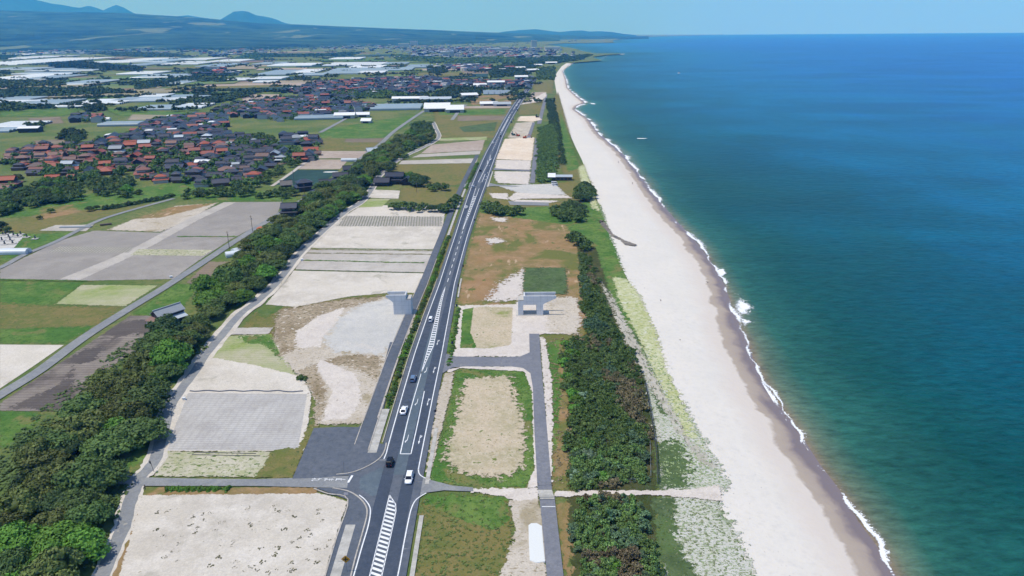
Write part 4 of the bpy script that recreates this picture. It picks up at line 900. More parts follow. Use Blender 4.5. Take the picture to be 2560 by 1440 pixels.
for i, p in enumerate(pp[300:]):
    v, f, t_ = prot[i % 5]; s = r.uniform(.65, 1.3); a = r.uniform(0, 6.28); c, s_ = math.cos(a), math.sin(a)
    vv = v @ np.array([[c, s_, 0], [-s_, c, 0], [0, 0, r.uniform(.8, 1.2)]]) * s + np.array([p[0], p[1], 0])
    u_ = (to_px(p[0], p[1], 1.5)[0] - np.interp(to_px(p[0], p[1])[1], [620, 1000, 1210], [1445, 1420, 1420])) / np.interp(to_px(p[0], p[1])[1], [620, 1000, 1210], [40, 200, 210])
    brown = vnoise(p[0] * .25 + p[1] * .05, 2) * .8 + vnoise(p[1] * .12, 4) * .5 + u_ * .9 + r.normal(0, .25) > 1.0
    blue = vnoise(p[0] * .3, 5) + vnoise(p[1] * .15, 3) + r.normal(0, .2) > .7
    parts[1 if brown else 2 if blue else 0].append((vv, f, np.clip(t_ + r.uniform(-.3, .3), 0, 1)))
for k, (mt, lb) in enumerate(((LP, 'dense green mass of young pines between service road and dunes'), (LPB, 'brownish wind-burnt pines along the seaward edge of the grove'), (LT, 'bluish-green pines in patches of the coastal grove'))):
    v, f, t_ = join(parts[k]); tag(mkobj('pine_grove', npmesh('pine_grove', v, f, mt, {'tint': t_})), lb, 'woodland', None, 'stuff')
# broadleaf shrubs on the grove's inland edge
for i, (px, py, s, vi) in enumerate([(1415, 860, 1.6, 1), (1430, 885, 2.0, 1), (1412, 905, 1.8, 1), (1435, 925, 1.7, 0), (1420, 940, 1.6, 1), (1440, 870, 1.5, 2), (1430, 985, 1.8, 1), (1445, 1000, 1.7, 1), (1438, 1020, 1.5, 1), (1455, 985, 1.4, 0), (1470, 1105, 1.5, 1), (1450, 1200, 1.5, 0), (1470, 1208, 1.2, 2), (1510, 1190, 1.4, 1), (1540, 1420, 1.6, 1), (1640, 1420, 1.3, 2), (1525, 1400, 1.3, 0)]):
    x, y = P(px, py, 1.0); 
    plant_tree('shrub', SH, x, y, s, i, ('bright green' if vi == 1 else 'dark green') + (' rounded shrub at the inland edge of the grove' if py < 1150 else ' rounded shrub among the pines near the sandy track'), 'shrub', 'shrubs edging the pine grove', vi=vi)
for i, (px, py) in enumerate([(1460, 990), (1448, 1190), (1470, 1135)]):
    x, y = P(px, py, 1.0); r_ = empty('silvery_shrub', (x, y, 0)); r_.scale = (1.7, 1.7, 1.5); tag(r_, 'silvery grey-green shrub ' + ['in the middle of the grove edge', 'standing alone beside the sandy track', 'in the grove above the lone silvery one'][i], 'shrub')
    mkobj('crown', crown_mesh('crown', LS, 77 + i, R=1.5, Hc=1.5, zb=0.05, ncl=14, nlf=60, ls=0.17), r_); mkobj('trunk', SH[0][1], r_)
# loose tree groups: (polygon in photo, spacing, scale, label)
GROUPS = [
 ([(0, 505), (60, 470), (130, 440), (200, 455), (205, 490), (120, 500), (0, 528)], 8, (.8, 1.1), 'tree in the thicket left of the village, above the meadow'),
 ([(215, 450), (330, 440), (330, 485), (250, 478)], 8, (.7, 1.0), 'tree at the village edge beside the gravel lane'),
 ([(460, 475), (520, 470), (630, 462), (640, 480), (560, 484), (460, 488)], 8, (.6, .9), 'tree in the row screening the dark houses from the meadow'),
 ([(640, 480), (720, 470), (745, 475), (700, 490), (650, 487)], 8, (.6, .9), 'tree beside the net-covered field'),
 ([(640, 440), (750, 395), (752, 405), (700, 430), (650, 465)], 9, (.6, .9), 'tree in the hedge line above the net-covered field'),
 ([(165, 360), (215, 345), (215, 330), (170, 330)], 9, (1, 1.3), 'large tree at the back of the near village'),
 ([(515, 345), (560, 335), (560, 360), (520, 365)], 9, (.9, 1.2), 'tree among the roofs in the middle of the near village'),
 ([(590, 350), (650, 330), (700, 350), (680, 375), (600, 372)], 9, (.8, 1.1), 'tree in the gardens at the right of the near village'),
 ([(1010, 460), (1065, 462), (1070, 445), (1035, 438), (1012, 440)], 7, (.8, 1.1), 'tree shading the big black-roofed farmhouse'),
 ([(1070, 470), (1115, 472), (1112, 462), (1075, 460)], 7, (.5, .7), 'low tree right of the farmhouse yard'),
 ([(965, 505), (1045, 512), (1120, 515), (1150, 480), (1158, 470), (1140, 510), (1118, 522), (1050, 520), (990, 516)], 6.5, (.5, .75), 'tree in the thicket between meadow and pale field'),
 ([(1210, 505), (1275, 520), (1300, 524), (1290, 530), (1215, 525)], 5, (.4, .6), 'tree beside the roadside footpath above the orange meadow'),
 ([(1375, 520), (1430, 500), (1470, 520), (1450, 545), (1400, 540)], 6, (.5, .75), 'tree in the green thicket near the stream mouth'),
 ([(1440, 480), (1455, 450), (1480, 470), (1480, 500), (1455, 498)], 5.5, (.6, .85), 'dark tree on the dune edge by the beach hut'),
 ([(1375, 580), (1400, 585), (1440, 600), (1470, 620), (1500, 620), (1440, 585)], 6, (.35, .5), 'low tree in the green strip behind the beach'),
]
gcount = 0
for k, (po, sp_, sc_, lb) in enumerate(GROUPS):
    for i, p in enumerate(scatter(W(po, 3.0), sp_, 20 + k)):
        vi = rnd.choice([0, 2, 3, 3, 4]); QUEUE.append((p, rnd.uniform(*sc_), rnd.uniform(0, 6), TN[vi] + ' ' + lb, 'trees: ' + lb, vi, rnd.uniform(.8, 1.1)))
QUEUE.sort(key=lambda q: (q[0][0] ** 2 + q[0][1] ** 2) / q[1] ** 2)
for p, s_, rz_, lb, gp, vi, sz_ in QUEUE[:300]: plant_tree('broadleaf_tree', BT, p[0], p[1], s_, rz_, lb, 'tree', gp, vi=vi, sz=sz_)
print('queue', len(QUEUE))
stuff_wood('broadleaf_wood', [q[0] for q in QUEUE[300:]], LG, 'farther broadleaf trees of the belt and around the villages', 'trees', R=(3.2, 4.8), Hc=5, seed=2, ncl=18, nlf=24, ls=.75)
BOR = {'LBm': LB, 'LDm': LD, 'LGm': LG}
stuff_wood('coastal_thicket', scatter(W([(1347, 318), (1392, 305), (1396, 340), (1388, 448), (1346, 452), (1343, 400)], 2), 5, 31), LG, 'bright green thicket beside the upper service road', 'thicket', R=(2.4, 3.4), Hc=3.6, seed=3, ncl=14, nlf=18, ls=.8)
stuff_wood('coastal_pines', scatter(W([(1366, 245), (1384, 245), (1400, 320), (1415, 400), (1400, 410), (1394, 330), (1372, 300)], 3), 5, 32), LD, 'dark strip of pines behind the upper beach', 'woodland', R=(2.0, 2.8), Hc=5.5, seed=4, ncl=12, nlf=14, ls=.8)
# trees spread singly on the meadow left of the village
for i, (px, py, s) in enumerate([(128, 532, .45), (100, 548, .35), (225, 528, .5), (243, 524, .45), (300, 484, .6), (285, 480, .5), (348, 486, .55), (0, 575, .8), (20, 580, .5), (46, 455, .9)]):
    x, y = P(px, py); plant_tree('meadow_tree', BT, x, y, s, i, ['low dark tree alone in the middle of the meadow', 'smallest bush-like tree lowest in the meadow', 'spreading tree at the left end of the meadow hedge', 'upright tree next to the spreading one by the hedge', 'paired tree nearest the green bank', 'second of the paired trees at the green bank', 'round tree alone on the green meadow top', 'dark tree at the frame edge behind the cemetery', 'small tree beside the cemetery', 'large tree at the far left of the thicket'][i], 'tree', None, vi=i % 4)
hedge_w = smooth_line([P(*p) for p in [(262, 524), (300, 518), (345, 509), (380, 503), (410, 497), (432, 490)]], 5)
for i, p in enumerate(hedge_w): plant_tree('hedge_shrub', SH, p[0], p[1], rnd.uniform(1.2, 2.2), i, 'dark shrub in the hedge along the left farm road', 'shrub', 'shrubs hedging the left farm road', vi=[0, 2][i % 2])
# roadside hedge left of the main road
hm = MB()
for i, y in enumerate(np.arange(184, 372, 2.0)):
    x = rc(y) - rw(y) / 2 - 3.5 + rnd.uniform(-.25, .25)
    plant_tree('roadside_shrub', SH, x, y, rnd.uniform(.62, .95) * (1 if i % 9 else .5), rnd.uniform(0, 6), 'green shrub of the roadside verge ' + ('beside the white hatchback' if y < 200 else 'beside the blue-grey car' if y < 222 else 'beside the striped island' if y < 255 else 'beside the white minicar' if y < 285 else 'beside the solid pier' if y < 300 else 'along the dashed road stretch'), 'shrub', 'shrubs of the roadside verge', vi=rnd.choice([0, 1, 0]), z=.2, rnd=rnd)
for i, y in enumerate(np.arange(470, 600, 5.0)):
    if y < 495: continue
    plant_tree('roadside_shrub', SH, rc(y) - rw(y) / 2 - 3.2, y, rnd.uniform(.9, 1.3), rnd.uniform(0, 6), 'green shrub in the far part of the roadside verge', 'shrub', 'shrubs of the far roadside verge', vi=rnd.choice([0, 1]), rnd=rnd)
for i, px in enumerate(list(range(418, 546, 9)) + [569]):
    x, y = P(px, 1226); plant_tree('hedge_bush', SH, x, y, .75 if px < 560 else .85, i, 'bright clipped bush in the hedge below the cross road' if px < 560 else 'single round bush right of the cross-road hedge', 'hedge', 'bushes of the cross-road hedge' if px < 560 else None, vi=1)
for i, (px, py) in enumerate([(1140, 830), (1140, 810), (1144, 790), (1136, 850), (1130, 868), (1132, 845), (1148, 775), (1128, 880)]):
    x, y = P(px, py); plant_tree('verge_shrub', SH, x, y, .65, i, 'green shrub on the right verge above the access road', 'shrub', 'shrubs on the right verge', vi=i % 2)
x, y = P(755, 950); plant_tree('verge_shrub', SH, x, y, 1.3, 1, 'low spreading bush on the sandy bank behind the pale field', 'shrub', vi=0); 
# far belts and woods of the plain
FARW = [([(-40, 232), (60, 225), (180, 222), (300, 225), (310, 235), (200, 240), (60, 246), (-40, 246)], 17), ([(-40, 205), (60, 204), (170, 210), (160, 216), (-40, 222)], 18), ([(120, 160), (200, 156), (350, 170), (350, 178), (220, 176), (130, 170)], 22),
        ([(330, 212), (470, 196), (600, 200), (580, 206), (480, 206), (340, 226)], 18), ([(210, 130), (420, 134), (480, 142), (300, 142)], 26), ([(430, 255), (560, 244), (640, 225), (660, 228), (580, 255), (440, 264)], 14),
        ([(470, 175), (580, 178), (590, 190), (480, 192)], 16), ([(0, 262), (50, 260), (85, 272), (30, 278), (0, 278)], 12), ([(215, 268), (258, 266), (262, 280), (220, 282)], 11), ([(0, 140), (36, 138), (40, 146), (0, 150)], 22),
        ([(820, 234), (960, 228), (1030, 240), (1000, 246), (840, 246)], 12), ([(1085, 236), (1140, 218), (1200, 226), (1200, 240), (1110, 248)], 12), ([(1220, 172), (1290, 160), (1350, 164), (1300, 190), (1230, 196)], 14), ([(1340, 175), (1385, 168), (1385, 200), (1345, 200)], 12),
        ([(1070, 168), (1110, 166), (1115, 184), (1075, 186)], 15), ([(620, 135), (760, 138), (900, 132), (880, 140), (640, 144)], 30), ([(980, 138), (1150, 150), (1280, 140), (1300, 158), (1150, 160), (1000, 152)], 26), ([(1280, 150), (1440, 140), (1480, 137), (1450, 150), (1400, 158), (1300, 162)], 22),
        ([(0, 118), (300, 118), (700, 120), (700, 124), (0, 126)], 42), ([(640, 132), (650, 150), (580, 150)], 30), ([(70, 316), (110, 312), (110, 322), (75, 324)], 11), ([(150, 350), (205, 344), (205, 330), (155, 330)], 10), ([(380, 300), (412, 298), (410, 305), (385, 306)], 9)]
for k, (po, sp_) in enumerate(FARW):
    stuff_wood('distant_wood', scatter(W(po), sp_, 60 + k), [LD, LG, LD][k % 3], ['dark', 'green', 'shadowy'][k % 3] + ' band of woodland on the far plain', 'woodland', R=(sp_ * .42, sp_ * .66), Hc=6.5 * 9 / sp_, seed=70 + k, ncl=8, nlf=9, ls=1.3, zb=.3)
rng = np.random.RandomState(4)
sc = []
for i in range(800):
    py = 108 + 175 * rng.rand() ** 1.6; px = rng.uniform(-60, 1330)
    if 262 < py and px > 760: continue
    x, y = P(px, py); a = rng.uniform(0, 3)
    for k in range(rng.randint(1, 7)): sc.append((x + k * 9 * math.cos(.22), y + k * 9 * math.sin(.22) + rng.uniform(-3, 3)))
stuff_wood('scattered_trees', sc, LD, 'scattered field-edge trees dotted over the far plain', 'trees', R=(4, 7), Hc=5, seed=99, ncl=6, nlf=8, ls=1.5)
# ------------------------------------------------------------------ buildings
def tile_mat(name, c1, c2, rough=0.45, per=0.35):
    m, t, b = newmat(name); b.inputs['Roughness'].default_value = rough
    vec = t.nodes.new('ShaderNodeTexCoord').outputs['Object']; oi = t.nodes.new('ShaderNodeObjectInfo')
    col = mixc(t, noise(t, vec, 0.8, 4, 0.6), c1, c2)
    w_ = t.nodes.new('ShaderNodeTexWave'); w_.inputs['Scale'].default_value = 2.0; w_.inputs['Distortion'].default_value = 0.6; t.links.new(vec, w_.inputs['Vector'])
    hv = t.nodes.new('ShaderNodeHueSaturation'); t.links.new(col, hv.inputs['Color'])
    t.links.new(mathn(t, 'MULTIPLY', mapr(t, oi.outputs['Random'], 0, 1, 0.7, 1.35), mapr(t, w_.outputs['Fac'], 0, 1, 0.88, 1.08)), hv.inputs['Value'])
    t.links.new(mapr(t, oi.outputs['Random'], 0, 1, 0.85, 1.1), hv.inputs['Saturation'])
    t.links.new(hv.outputs[0], b.inputs['Base Color'])
    bp = N(t, 'ShaderNodeBump'); bp.inputs['Strength'].default_value = 0.4; bp.inputs['Distance'].default_value = 0.06
    t.links.new(w_.outputs['Fac'], bp.inputs['Height']); t.links.new(bp.outputs[0], b.inputs['Normal'])
    return m
TB = tile_mat('black_glazed_tile', G(38, 42, 56), G(56, 62, 80), 0.45)
TR = tile_mat('red_clay_tile', G(132, 68, 52), G(168, 90, 66), 0.5)
TG = tile_mat('brown_tile', G(112, 84, 74), G(130, 100, 90), 0.5)
TT = tile_mat('grey_sheet_roof', G(170, 180, 188), G(196, 204, 210), 0.4)
WH = flat('white_roof', G(236, 238, 240, .9), 0.5, var=.04)
WW = flat('white_plaster', G(206, 202, 196), 0.8); WD = flat('dark_board', G(64, 62, 66), 0.8); WB = flat('brown_board', G(116, 92, 76), 0.8)
GLS = flat('window_glass', G(60, 70, 84), 0.15, var=.05)
def gable(w_, d, z0, h, ov=0.6, th=0.22, axis='x'):
    """gabled roof with eaves and thickness, ridge along x"""
    m = MB(); a, b_ = w_ / 2 + ov, d / 2 + ov * 1.2; dz = ov * 1.2 * h / (d / 2)
    prof = [(-b_, z0 - dz), (0, z0 + h), (b_, z0 - dz), (b_, z0 - dz + th), (0, z0 + h + th), (-b_, z0 - dz + th)]
    m.prism(prof, -a, a, 'x'); m.box(-a - .05, a + .05, -.22, .22, z0 + h + th - .06, z0 + h + th + .18)
    return m
def hip(w_, d, z0, h, ov=0.6, inner=None, th=0.2):
    """hipped roof or a skirt roof round an upper storey"""
    a, b_ = w_ / 2 + ov, d / 2 + ov
    ia, ib = inner if inner else (max(w_ / 2 - d / 2, .3), 0.05)
    vs = [(-a, -b_, z0), (a, -b_, z0), (a, b_, z0), (-a, b_, z0), (-ia, -ib, z0 + h), (ia, -ib, z0 + h), (ia, ib, z0 + h), (-ia, ib, z0 + h)]
    vs = vs + [(x, y, z - th) for x, y, z in vs[:4]]
    return MB().add(vs, [(0, 1, 5, 4), (1, 2, 6, 5), (2, 3, 7, 6), (3, 0, 4, 7), (4, 5, 6, 7), (1, 0, 8, 9), (2, 1, 9, 10), (3, 2, 10, 11), (0, 3, 11, 8), (8, 11, 10, 9)])
def wallbox(w_, d, z0, z1, gab=0.0):
    m = MB(); m.box(-w_ / 2, w_ / 2, -d / 2, d / 2, z0, z1)
    if gab:
        for x in (-w_ / 2, w_ / 2 - .2): m.prism([(-d / 2, z1 + .005), (d / 2, z1 + .005), (0, z1 + gab)], x, x + .2, 'x')
    return m
HOUSE = []
def house_proto(wd, dp, st, rt, wm, gab):
    parts = []
    if st == 2:
        parts.append(('wall', wallbox(wd, dp, 0, 3.0).me('wall', wm)))
        uw, ud = wd * .68, dp * .66
        parts.append(('lower_roof', hip(wd, dp, 3.02, 1.25, .8, (uw / 2 + .05, ud / 2 + .05)).me('lower_roof', rt)))
        u = wallbox(uw, ud, 3.6, 6.0, 1.5 if gab else 0); parts.append(('upper_wall', u.me('upper_wall', wm)))
        parts.append(('roof', (gable(uw, ud, 6.02, 1.7, .8) if gab else hip(uw, ud, 6.02, 1.9, .8)).me('roof', rt)))
    else:
        parts.append(('wall', wallbox(wd, dp, 0, 3.0, 1.7 if gab else 0).me('wall', wm)))
        parts.append(('roof', (gable(wd, dp, 3.02, 2.0, .8) if gab else hip(wd, dp, 3.02, 2.3, .8)).me('roof', rt)))
    return parts
PROTO = {}
for key, rt in (('black', TB), ('red', TR), ('brown', TG), ('pale', TT)):
    for st in (1, 2):
        for gb in (0, 1):
            wm = [WD, WB, WW][(st + gb + len(key)) % 3]
            PROTO[(key, st, gb)] = house_proto(13 if st == 2 else 11, 9.5 if st == 2 else 8, st, rt, wm, gb)
rh = random.Random(21)
VILL = {
 'near village': ([(15, 408), (30, 375), (105, 352), (190, 362), (250, 345), (330, 330), (372, 302), (430, 292), (500, 282), (560, 290), (560, 330), (640, 345), (700, 365), (790, 372), (790, 392), (735, 398), (690, 412), (640, 438), (650, 460), (560, 462), (470, 455), (400, 450), (330, 440), (280, 425), (205, 452), (115, 440), (60, 420)], 14.0),
 'left edge hamlet': ([(-10, 430), (22, 432), (26, 475), (-10, 492)], 13.5),
 'roadside row': ([(700, 330), (795, 340), (800, 362), (710, 356)], 15),
 'middle village': ([(560, 262), (640, 252), (700, 246), (760, 240), (860, 250), (950, 262), (935, 272), (880, 276), (870, 282), (760, 290), (700, 300), (640, 292), (560, 285)], 15.5),
 'outlying farmyard': ([(170, 290), (215, 284), (270, 292), (265, 302), (180, 302)], 15),
 'lone farmhouse group': ([(540, 270), (600, 262), (600, 275), (545, 280)], 15),
}
spots = []
for vn, (po, sp_) in VILL.items():
    A = scatter(W(po, 3), sp_, 17, jitter=.16)
    for p in A: spots.append((p[0], p[1], vn))
print('houses', len(spots))
spots = sorted(spots, key=lambda s_: s_[1])
used_lab = {}
ORD = ['first', 'second', 'third', 'fourth', 'fifth', 'sixth', 'seventh', 'eighth', 'ninth', 'tenth', 'eleventh', 'twelfth', 'thirteenth', 'fourteenth', 'fifteenth', 'sixteenth', 'seventeenth', 'eighteenth', 'nineteenth', 'twentieth']
def ordw(k): return ORD[k] if k < 20 else 'number %d' % (k + 1)
# rows of each village in the picture, so that every house gets a label of its own
hs = []; GAPS = []
for x, y, vn in spots:
    px, py = to_px(x, y, 4)
    if rh.random() < 0.17: GAPS.append((x, y)); continue
    redzone = (py > 375 and px < 430) or (px < 560 and 360 < py < 385)
    k = rh.random(); colr = ('red' if k < .5 else 'brown' if k < .72 else 'black' if k < .95 else 'pale') if redzone else ('black' if k < .74 else 'red' if k < .86 else 'brown' if k < .93 else 'pale')
    hs.append([x, y, vn, px, py, colr, 2 if rh.random() < .5 else 1, int(rh.random() < .62)])
LIM = 270
def band(l, n):
    l = sorted(l, key=lambda h_: -h_[4]); rows = []
    for i in range(0, len(l), n): rows.append(sorted(l[i:i + n], key=lambda h_: h_[3]))
    return rows
near = hs[:LIM]
for vn in VILL:
    for ri, row in enumerate(band([h_ for h_ in near if h_[2] == vn], 16)):
        cnt = {}
        for h_ in row:
            ck = h_[5]; cnt[ck] = cnt.get(ck, 0) + 1
            rn = 'front row' if ri == 0 else ordw(ri) + ' row back'
            lab = '%s-roofed %s house, %s %s roof from the left, %s of %s' % (ck, 'two-storey' if h_[6] == 2 else 'low', ordw(cnt[ck] - 1), ck, rn, vn)
            r_ = empty('village_house', (h_[0], h_[1], 0.01), 0.22 + rh.choice([0, 0, PI / 2]) + rh.uniform(-.22, .22)); s_ = rh.choice([.62, .8, .9, 1.0, 1.1]) * rh.uniform(.94, 1.04); r_.scale = (s_, s_, s_)
            tag(r_, lab, 'house', 'houses of the ' + vn)
            for nm, me_ in PROTO[(h_[5], h_[6], h_[7])]: mkobj(nm, me_, r_)
gt = []
for vn, (po, sp_) in VILL.items():
    for p in scatter(W(po, 3), 12, 41, jitter=.5):
        if rh.random() < .5: gt.append(p)
gt += [(g_[0] + rh.uniform(-4, 4), g_[1] + rh.uniform(-4, 4)) for g_ in GAPS for _ in range(3)]
stuff_wood('garden_trees', gt, LG, 'garden trees and hedges filling the gaps between village houses', 'trees', R=(2.6, 4.8), Hc=7.5, seed=44, ncl=10, nlf=16, ls=.9)
def gable_arr(x, y, rz, w_, d, h, hr, V, Fc, C, mi_wall, mi_roof):
    c, s_ = math.cos(rz), math.sin(rz); b0 = len(V)
    pts_ = [(-w_ / 2, -d / 2, 0), (w_ / 2, -d / 2, 0), (w_ / 2, d / 2, 0), (-w_ / 2, d / 2, 0), (-w_ / 2, -d / 2, h), (w_ / 2, -d / 2, h), (w_ / 2, d / 2, h), (-w_ / 2, d / 2, h), (-w_ / 2, 0, h + hr), (w_ / 2, 0, h + hr)]
    V.extend([(x + a * c - b * s_, y + a * s_ + b * c, z) for a, b, z in pts_])
    for f in [(0, 1, 5, 4), (2, 3, 7, 6)]: Fc.append(tuple(b0 + i for i in f)); C.append(mi_wall)
    for f in [(1, 2, 6, 9, 5), (3, 0, 4, 8, 7)]: Fc.append(tuple(b0 + i for i in f)); C.append(mi_wall)
    for f in [(4, 5, 9, 8), (6, 7, 8, 9)]: Fc.append(tuple(b0 + i for i in f)); C.append(mi_roof)
def town(name, spots_, label, cat, sizes=(8, 14), hh=(3, 6), cols=(.6, .2, .2), seed=1):
    r = random.Random(seed); V, Fc, C = [], [], []
    for x, y in spots_:
        k = r.random(); mr = 0 if k < cols[0] else 1 if k < cols[0] + cols[1] else 2
        w_ = r.uniform(*sizes); gable_arr(x, y, .22 + r.choice([0, PI / 2]) + r.uniform(-.1, .1), w_, w_ * r.uniform(.55, .85), r.uniform(*hh), r.uniform(1, 2.4) if mr < 2 else .6, V, Fc, C, 3 if r.random() < .5 else 4, mr)
    me = mesh(name, V, Fc)
    for mm in (TB, TR, WH, WW, WD): me.materials.append(mm)
    me.polygons.foreach_set('material_index', C); return tag(mkobj(name, me), label, cat, None, 'stuff')
far_h = [(h_[0], h_[1]) for h_ in hs[LIM:]]
farvil = scatter(W([(700, 228), (790, 205), (900, 196), (1060, 190), (1140, 200), (1290, 200), (1330, 196), (1320, 216), (1200, 222), (1120, 212), (1060, 232), (900, 234), (880, 245), (780, 240)], 3), 17, 5, jitter=.3)
farvil = [p for p in farvil if rh.random() < .82 and not (to_px(p[0], p[1])[1] > 222 and 1090 < to_px(p[0], p[1])[0])]
town('far_village_houses', far_h + farvil, 'dense far village of black and red roofs beyond the fields', 'houses', cols=(.68, .24, .08), sizes=(10, 16))
tn = []; r5 = random.Random(8)
for (x0, x1, y0, y1, n_) in ((1000, 1440, 118, 145, 520), (1020, 1260, 120, 132, 200), (700, 1100, 112, 124, 200), (0, 640, 108, 130, 260), (60, 300, 124, 136, 160), (500, 620, 126, 142, 60), (1105, 1230, 164, 178, 90), (1440, 1540, 96, 106, 60), (560, 700, 118, 132, 70), (500, 600, 172, 190, 40)):
    for i in range(n_):
        px = r5.gauss((x0 + x1) / 2, (x1 - x0) / 3.6); py = r5.uniform(y0, y1)
        if px > 1280 + (py - 112) * 0 + 160: continue
        if py > 113 and px > 1345 + (py - 113) * 5.5: continue
        tn.append(P(px, py))
town('distant_town', tn, 'distant coastal town of small pale and dark buildings', 'town', cols=(.52, .1, .38), sizes=(12, 34), hh=(4, 9), seed=3)
# larger distant buildings, one by one
for i, (px, py, w_, h_, lb) in enumerate([(1115, 138, 60, 16, 'white factory hall in front of the distant town'), (1130, 141, 26, 26, 'blue-grey tower block beside the white factory hall'), (1010, 118, 60, 18, 'long white hall at the foot of the hills'), (1035, 114, 40, 22, 'white domed hall above the long white one'),
        (1235, 129, 70, 14, 'white warehouse at the left of the distant town'), (1262, 128, 40, 20, 'pale block right of the warehouse'), (1320, 142, 40, 12, 'white flat building nearest the bay'), (1380, 124, 80, 12, 'long pale roof in the middle of the distant town'),
        (59, 99, 60, 70, 'lone pale hotel tower on the wooded slope at far left'), (40, 101, 150, 18, 'low pinkish wing left of the hotel tower'), (1335, 118, 30, 34, 'pale tower above the long roof in the town'), (340, 121, 110, 12, 'long white roof among the far trees')]):
    x, y = P(px, max(py, 100)); r_ = empty('distant_building', (x, y, 0 if py > 102 else 6), .1); tag(r_, lb, 'building')
    w2 = w_ * (y / 4000)
    MB().box(-w2 / 2, w2 / 2, -w2 / 4, w2 / 4, 0, h_ * y / 4000).build('wall', WW, r_); MB().box(-w2 / 2 - 1, w2 / 2 + 1, -w2 / 4 - 1, w2 / 4 + 1, h_ * y / 4000 + .01, h_ * y / 4000 + 2).build('roof', WH, r_)
# ---- farmhouses along the belt (photo position of the base, width, depth, storeys, turn)
def farmhouse(px, py, w_, d, st, rz, label, rt=TB, wm=WD, nwin=3, gab=1, s=1.0, name='farmhouse'):
    x, y = P(px, py); r_ = empty(name, (x, y, .25), rz); tag(r_, label, 'house' if 'house' in name else 'building')
    z1 = 3.1
    if st == 2:
        z2 = 6.0; wallbox(w_, d, 0, z1).build('wall', wm, r_); hip(w_, d, z1, .9, .8, (w_ * .42, d * .40)).build('lower_roof', rt, r_)
        wallbox(w_ * .82, d * .78, z1 + .6, z2, 1.6 if gab else 0).build('upper_wall', wm, r_); (gable(w_ * .82, d * .78, z2 + .02, 1.8, .9) if gab else hip(w_ * .82, d * .78, z2 + .02, 2.1, .9)).build('roof', rt, r_)
        for k in range(nwin):
            u = -w_ * .3 + k * w_ * .6 / max(nwin - 1, 1)
            MB().box(u - .8, u + .8, -d * .39 - .06, -d * .39 - .01, z1 + 1.3, z1 + 2.4).build('window', GLS, r_)
    else:
        wallbox(w_, d, 0, z1, 1.8 if gab else 0).build('wall', wm, r_); (gable(w_, d, z1 + .02, 2.1, .9) if gab else hip(w_, d, z1 + .02, 2.4, .9)).build('roof', rt, r_)
    for k in range(nwin):
        u = -w_ * .33 + k * w_ * .66 / max(nwin - 1, 1)
        MB().box(u - .9, u + .9, -d / 2 - .05, -d / 2 - .01, .5, 2.3).build('window', GLS, r_)
    return r_
farmhouse(988, 458, 15, 10, 2, 0.02, 'big black-roofed farmhouse between the belt and the main road')
farmhouse(956, 463, 10, 8, 1, 0.02, 'low black wing left of the big farmhouse', name='farm_building')
farmhouse(1019, 461, 7, 8, 1, PI / 2, 'black barn right of the big farmhouse beside the trees', name='farm_building')
farmhouse(726, 540, 10, 8, 2, 0.1, 'dark two-storey house beside the farm road, nearest house of the belt')
farmhouse(783, 508, 11, 8, 1, 0.15, 'low black-roofed house just behind the nearest belt house')
farmhouse(797, 492, 11, 9, 1, 0.15, 'black hip-roofed house in the middle of the belt row', gab=0)
farmhouse(822, 476, 13, 9, 2, 0.2, 'tall black house third from the far end of the belt row')
farmhouse(853, 458, 12, 9, 2, 0.2, 'tall black house second from the far end of the belt row')
farmhouse(877, 440, 12, 10, 2, 0.25, 'black gabled house farthest along the belt row')
farmhouse(762, 476, 12, 9, 2, 0.5, 'black two-tier house standing alone below the net-covered field', gab=0)
farmhouse(717, 470, 7, 6, 1, 0.3, 'small dark shed roof among the trees left of the two-tier house', name='farm_building')
farmhouse(930, 384, 9, 6, 1, 0.5, 'pale flat-roofed store at the roadside end of the pink fields', rt=TT, wm=WW, name='farm_building')
# ---- shed beside the belt
x, y = P(424, 806); r_ = empty('field_shed', (x, y, .1), -0.62); r_.scale = (1.25, 1.25, 1.3); tag(r_, 'grey-roofed black shed with lean-to porches at the edge of the dark ploughed field', 'shed')
wallbox(8.2, 4.2, 0, 3.6, 1.2).build('wall', WD, r_, rz=PI / 2); 
g_ = gable(8.2, 4.2, 3.62, 1.25, .35, .12).build('roof', TT, r_, rz=PI / 2)
MB().prism([(2.1, 2.5), (4.4, 1.9), (4.4, 2.0), (2.1, 2.6)], -3.6, 4.0, 'y').build('side_canopy', TT, r_)
MB().prism([(-4.2, 2.7), (-6.2, 2.0), (-6.2, 2.12), (-4.2, 2.82)], -2.3, 2.0, 'x').build('porch_roof', TG, r_)
for u in (-1.6, .4, 1.5): MB().box(u - .35, u + .35, -6.0, -5.6, 0, 2.0).build('porch_post', WW, r_)
MB().box(-.9, .9, -4.15, -4.12, 2.3, 3.2).build('window', GLS, r_)
# ---- beach hut
x, y = P(1388, 450); r_ = empty('beach_hut', (x, y, .1), -.06); tag(r_, 'long low beach hut with a tilted white roof beside the dune thicket', 'hut')
MB().box(-5, 0, -3, 3, 0, 3).build('wall', WD, r_); MB().prism([(-4.2, 2.7), (4.2, 4.2), (4.2, 4.4), (-4.2, 2.9)], -5.6, .3, 'x').build('roof', WH, r_)
w2 = MB().box(.05, 12.5, -2.2, 2.6, 0, 2.6).build('annex_wall', WB, r_); MB().prism([(-2.8, 2.62), (3, 3.3), (3, 3.45), (-2.8, 2.77)], .35, 13, 'x').build('annex_roof', TT, r_)
for k in range(4): MB().box(1.5 + k * 2.8, 3.3 + k * 2.8, -2.25, -2.21, .6, 2.0).build('window', GLS, r_)
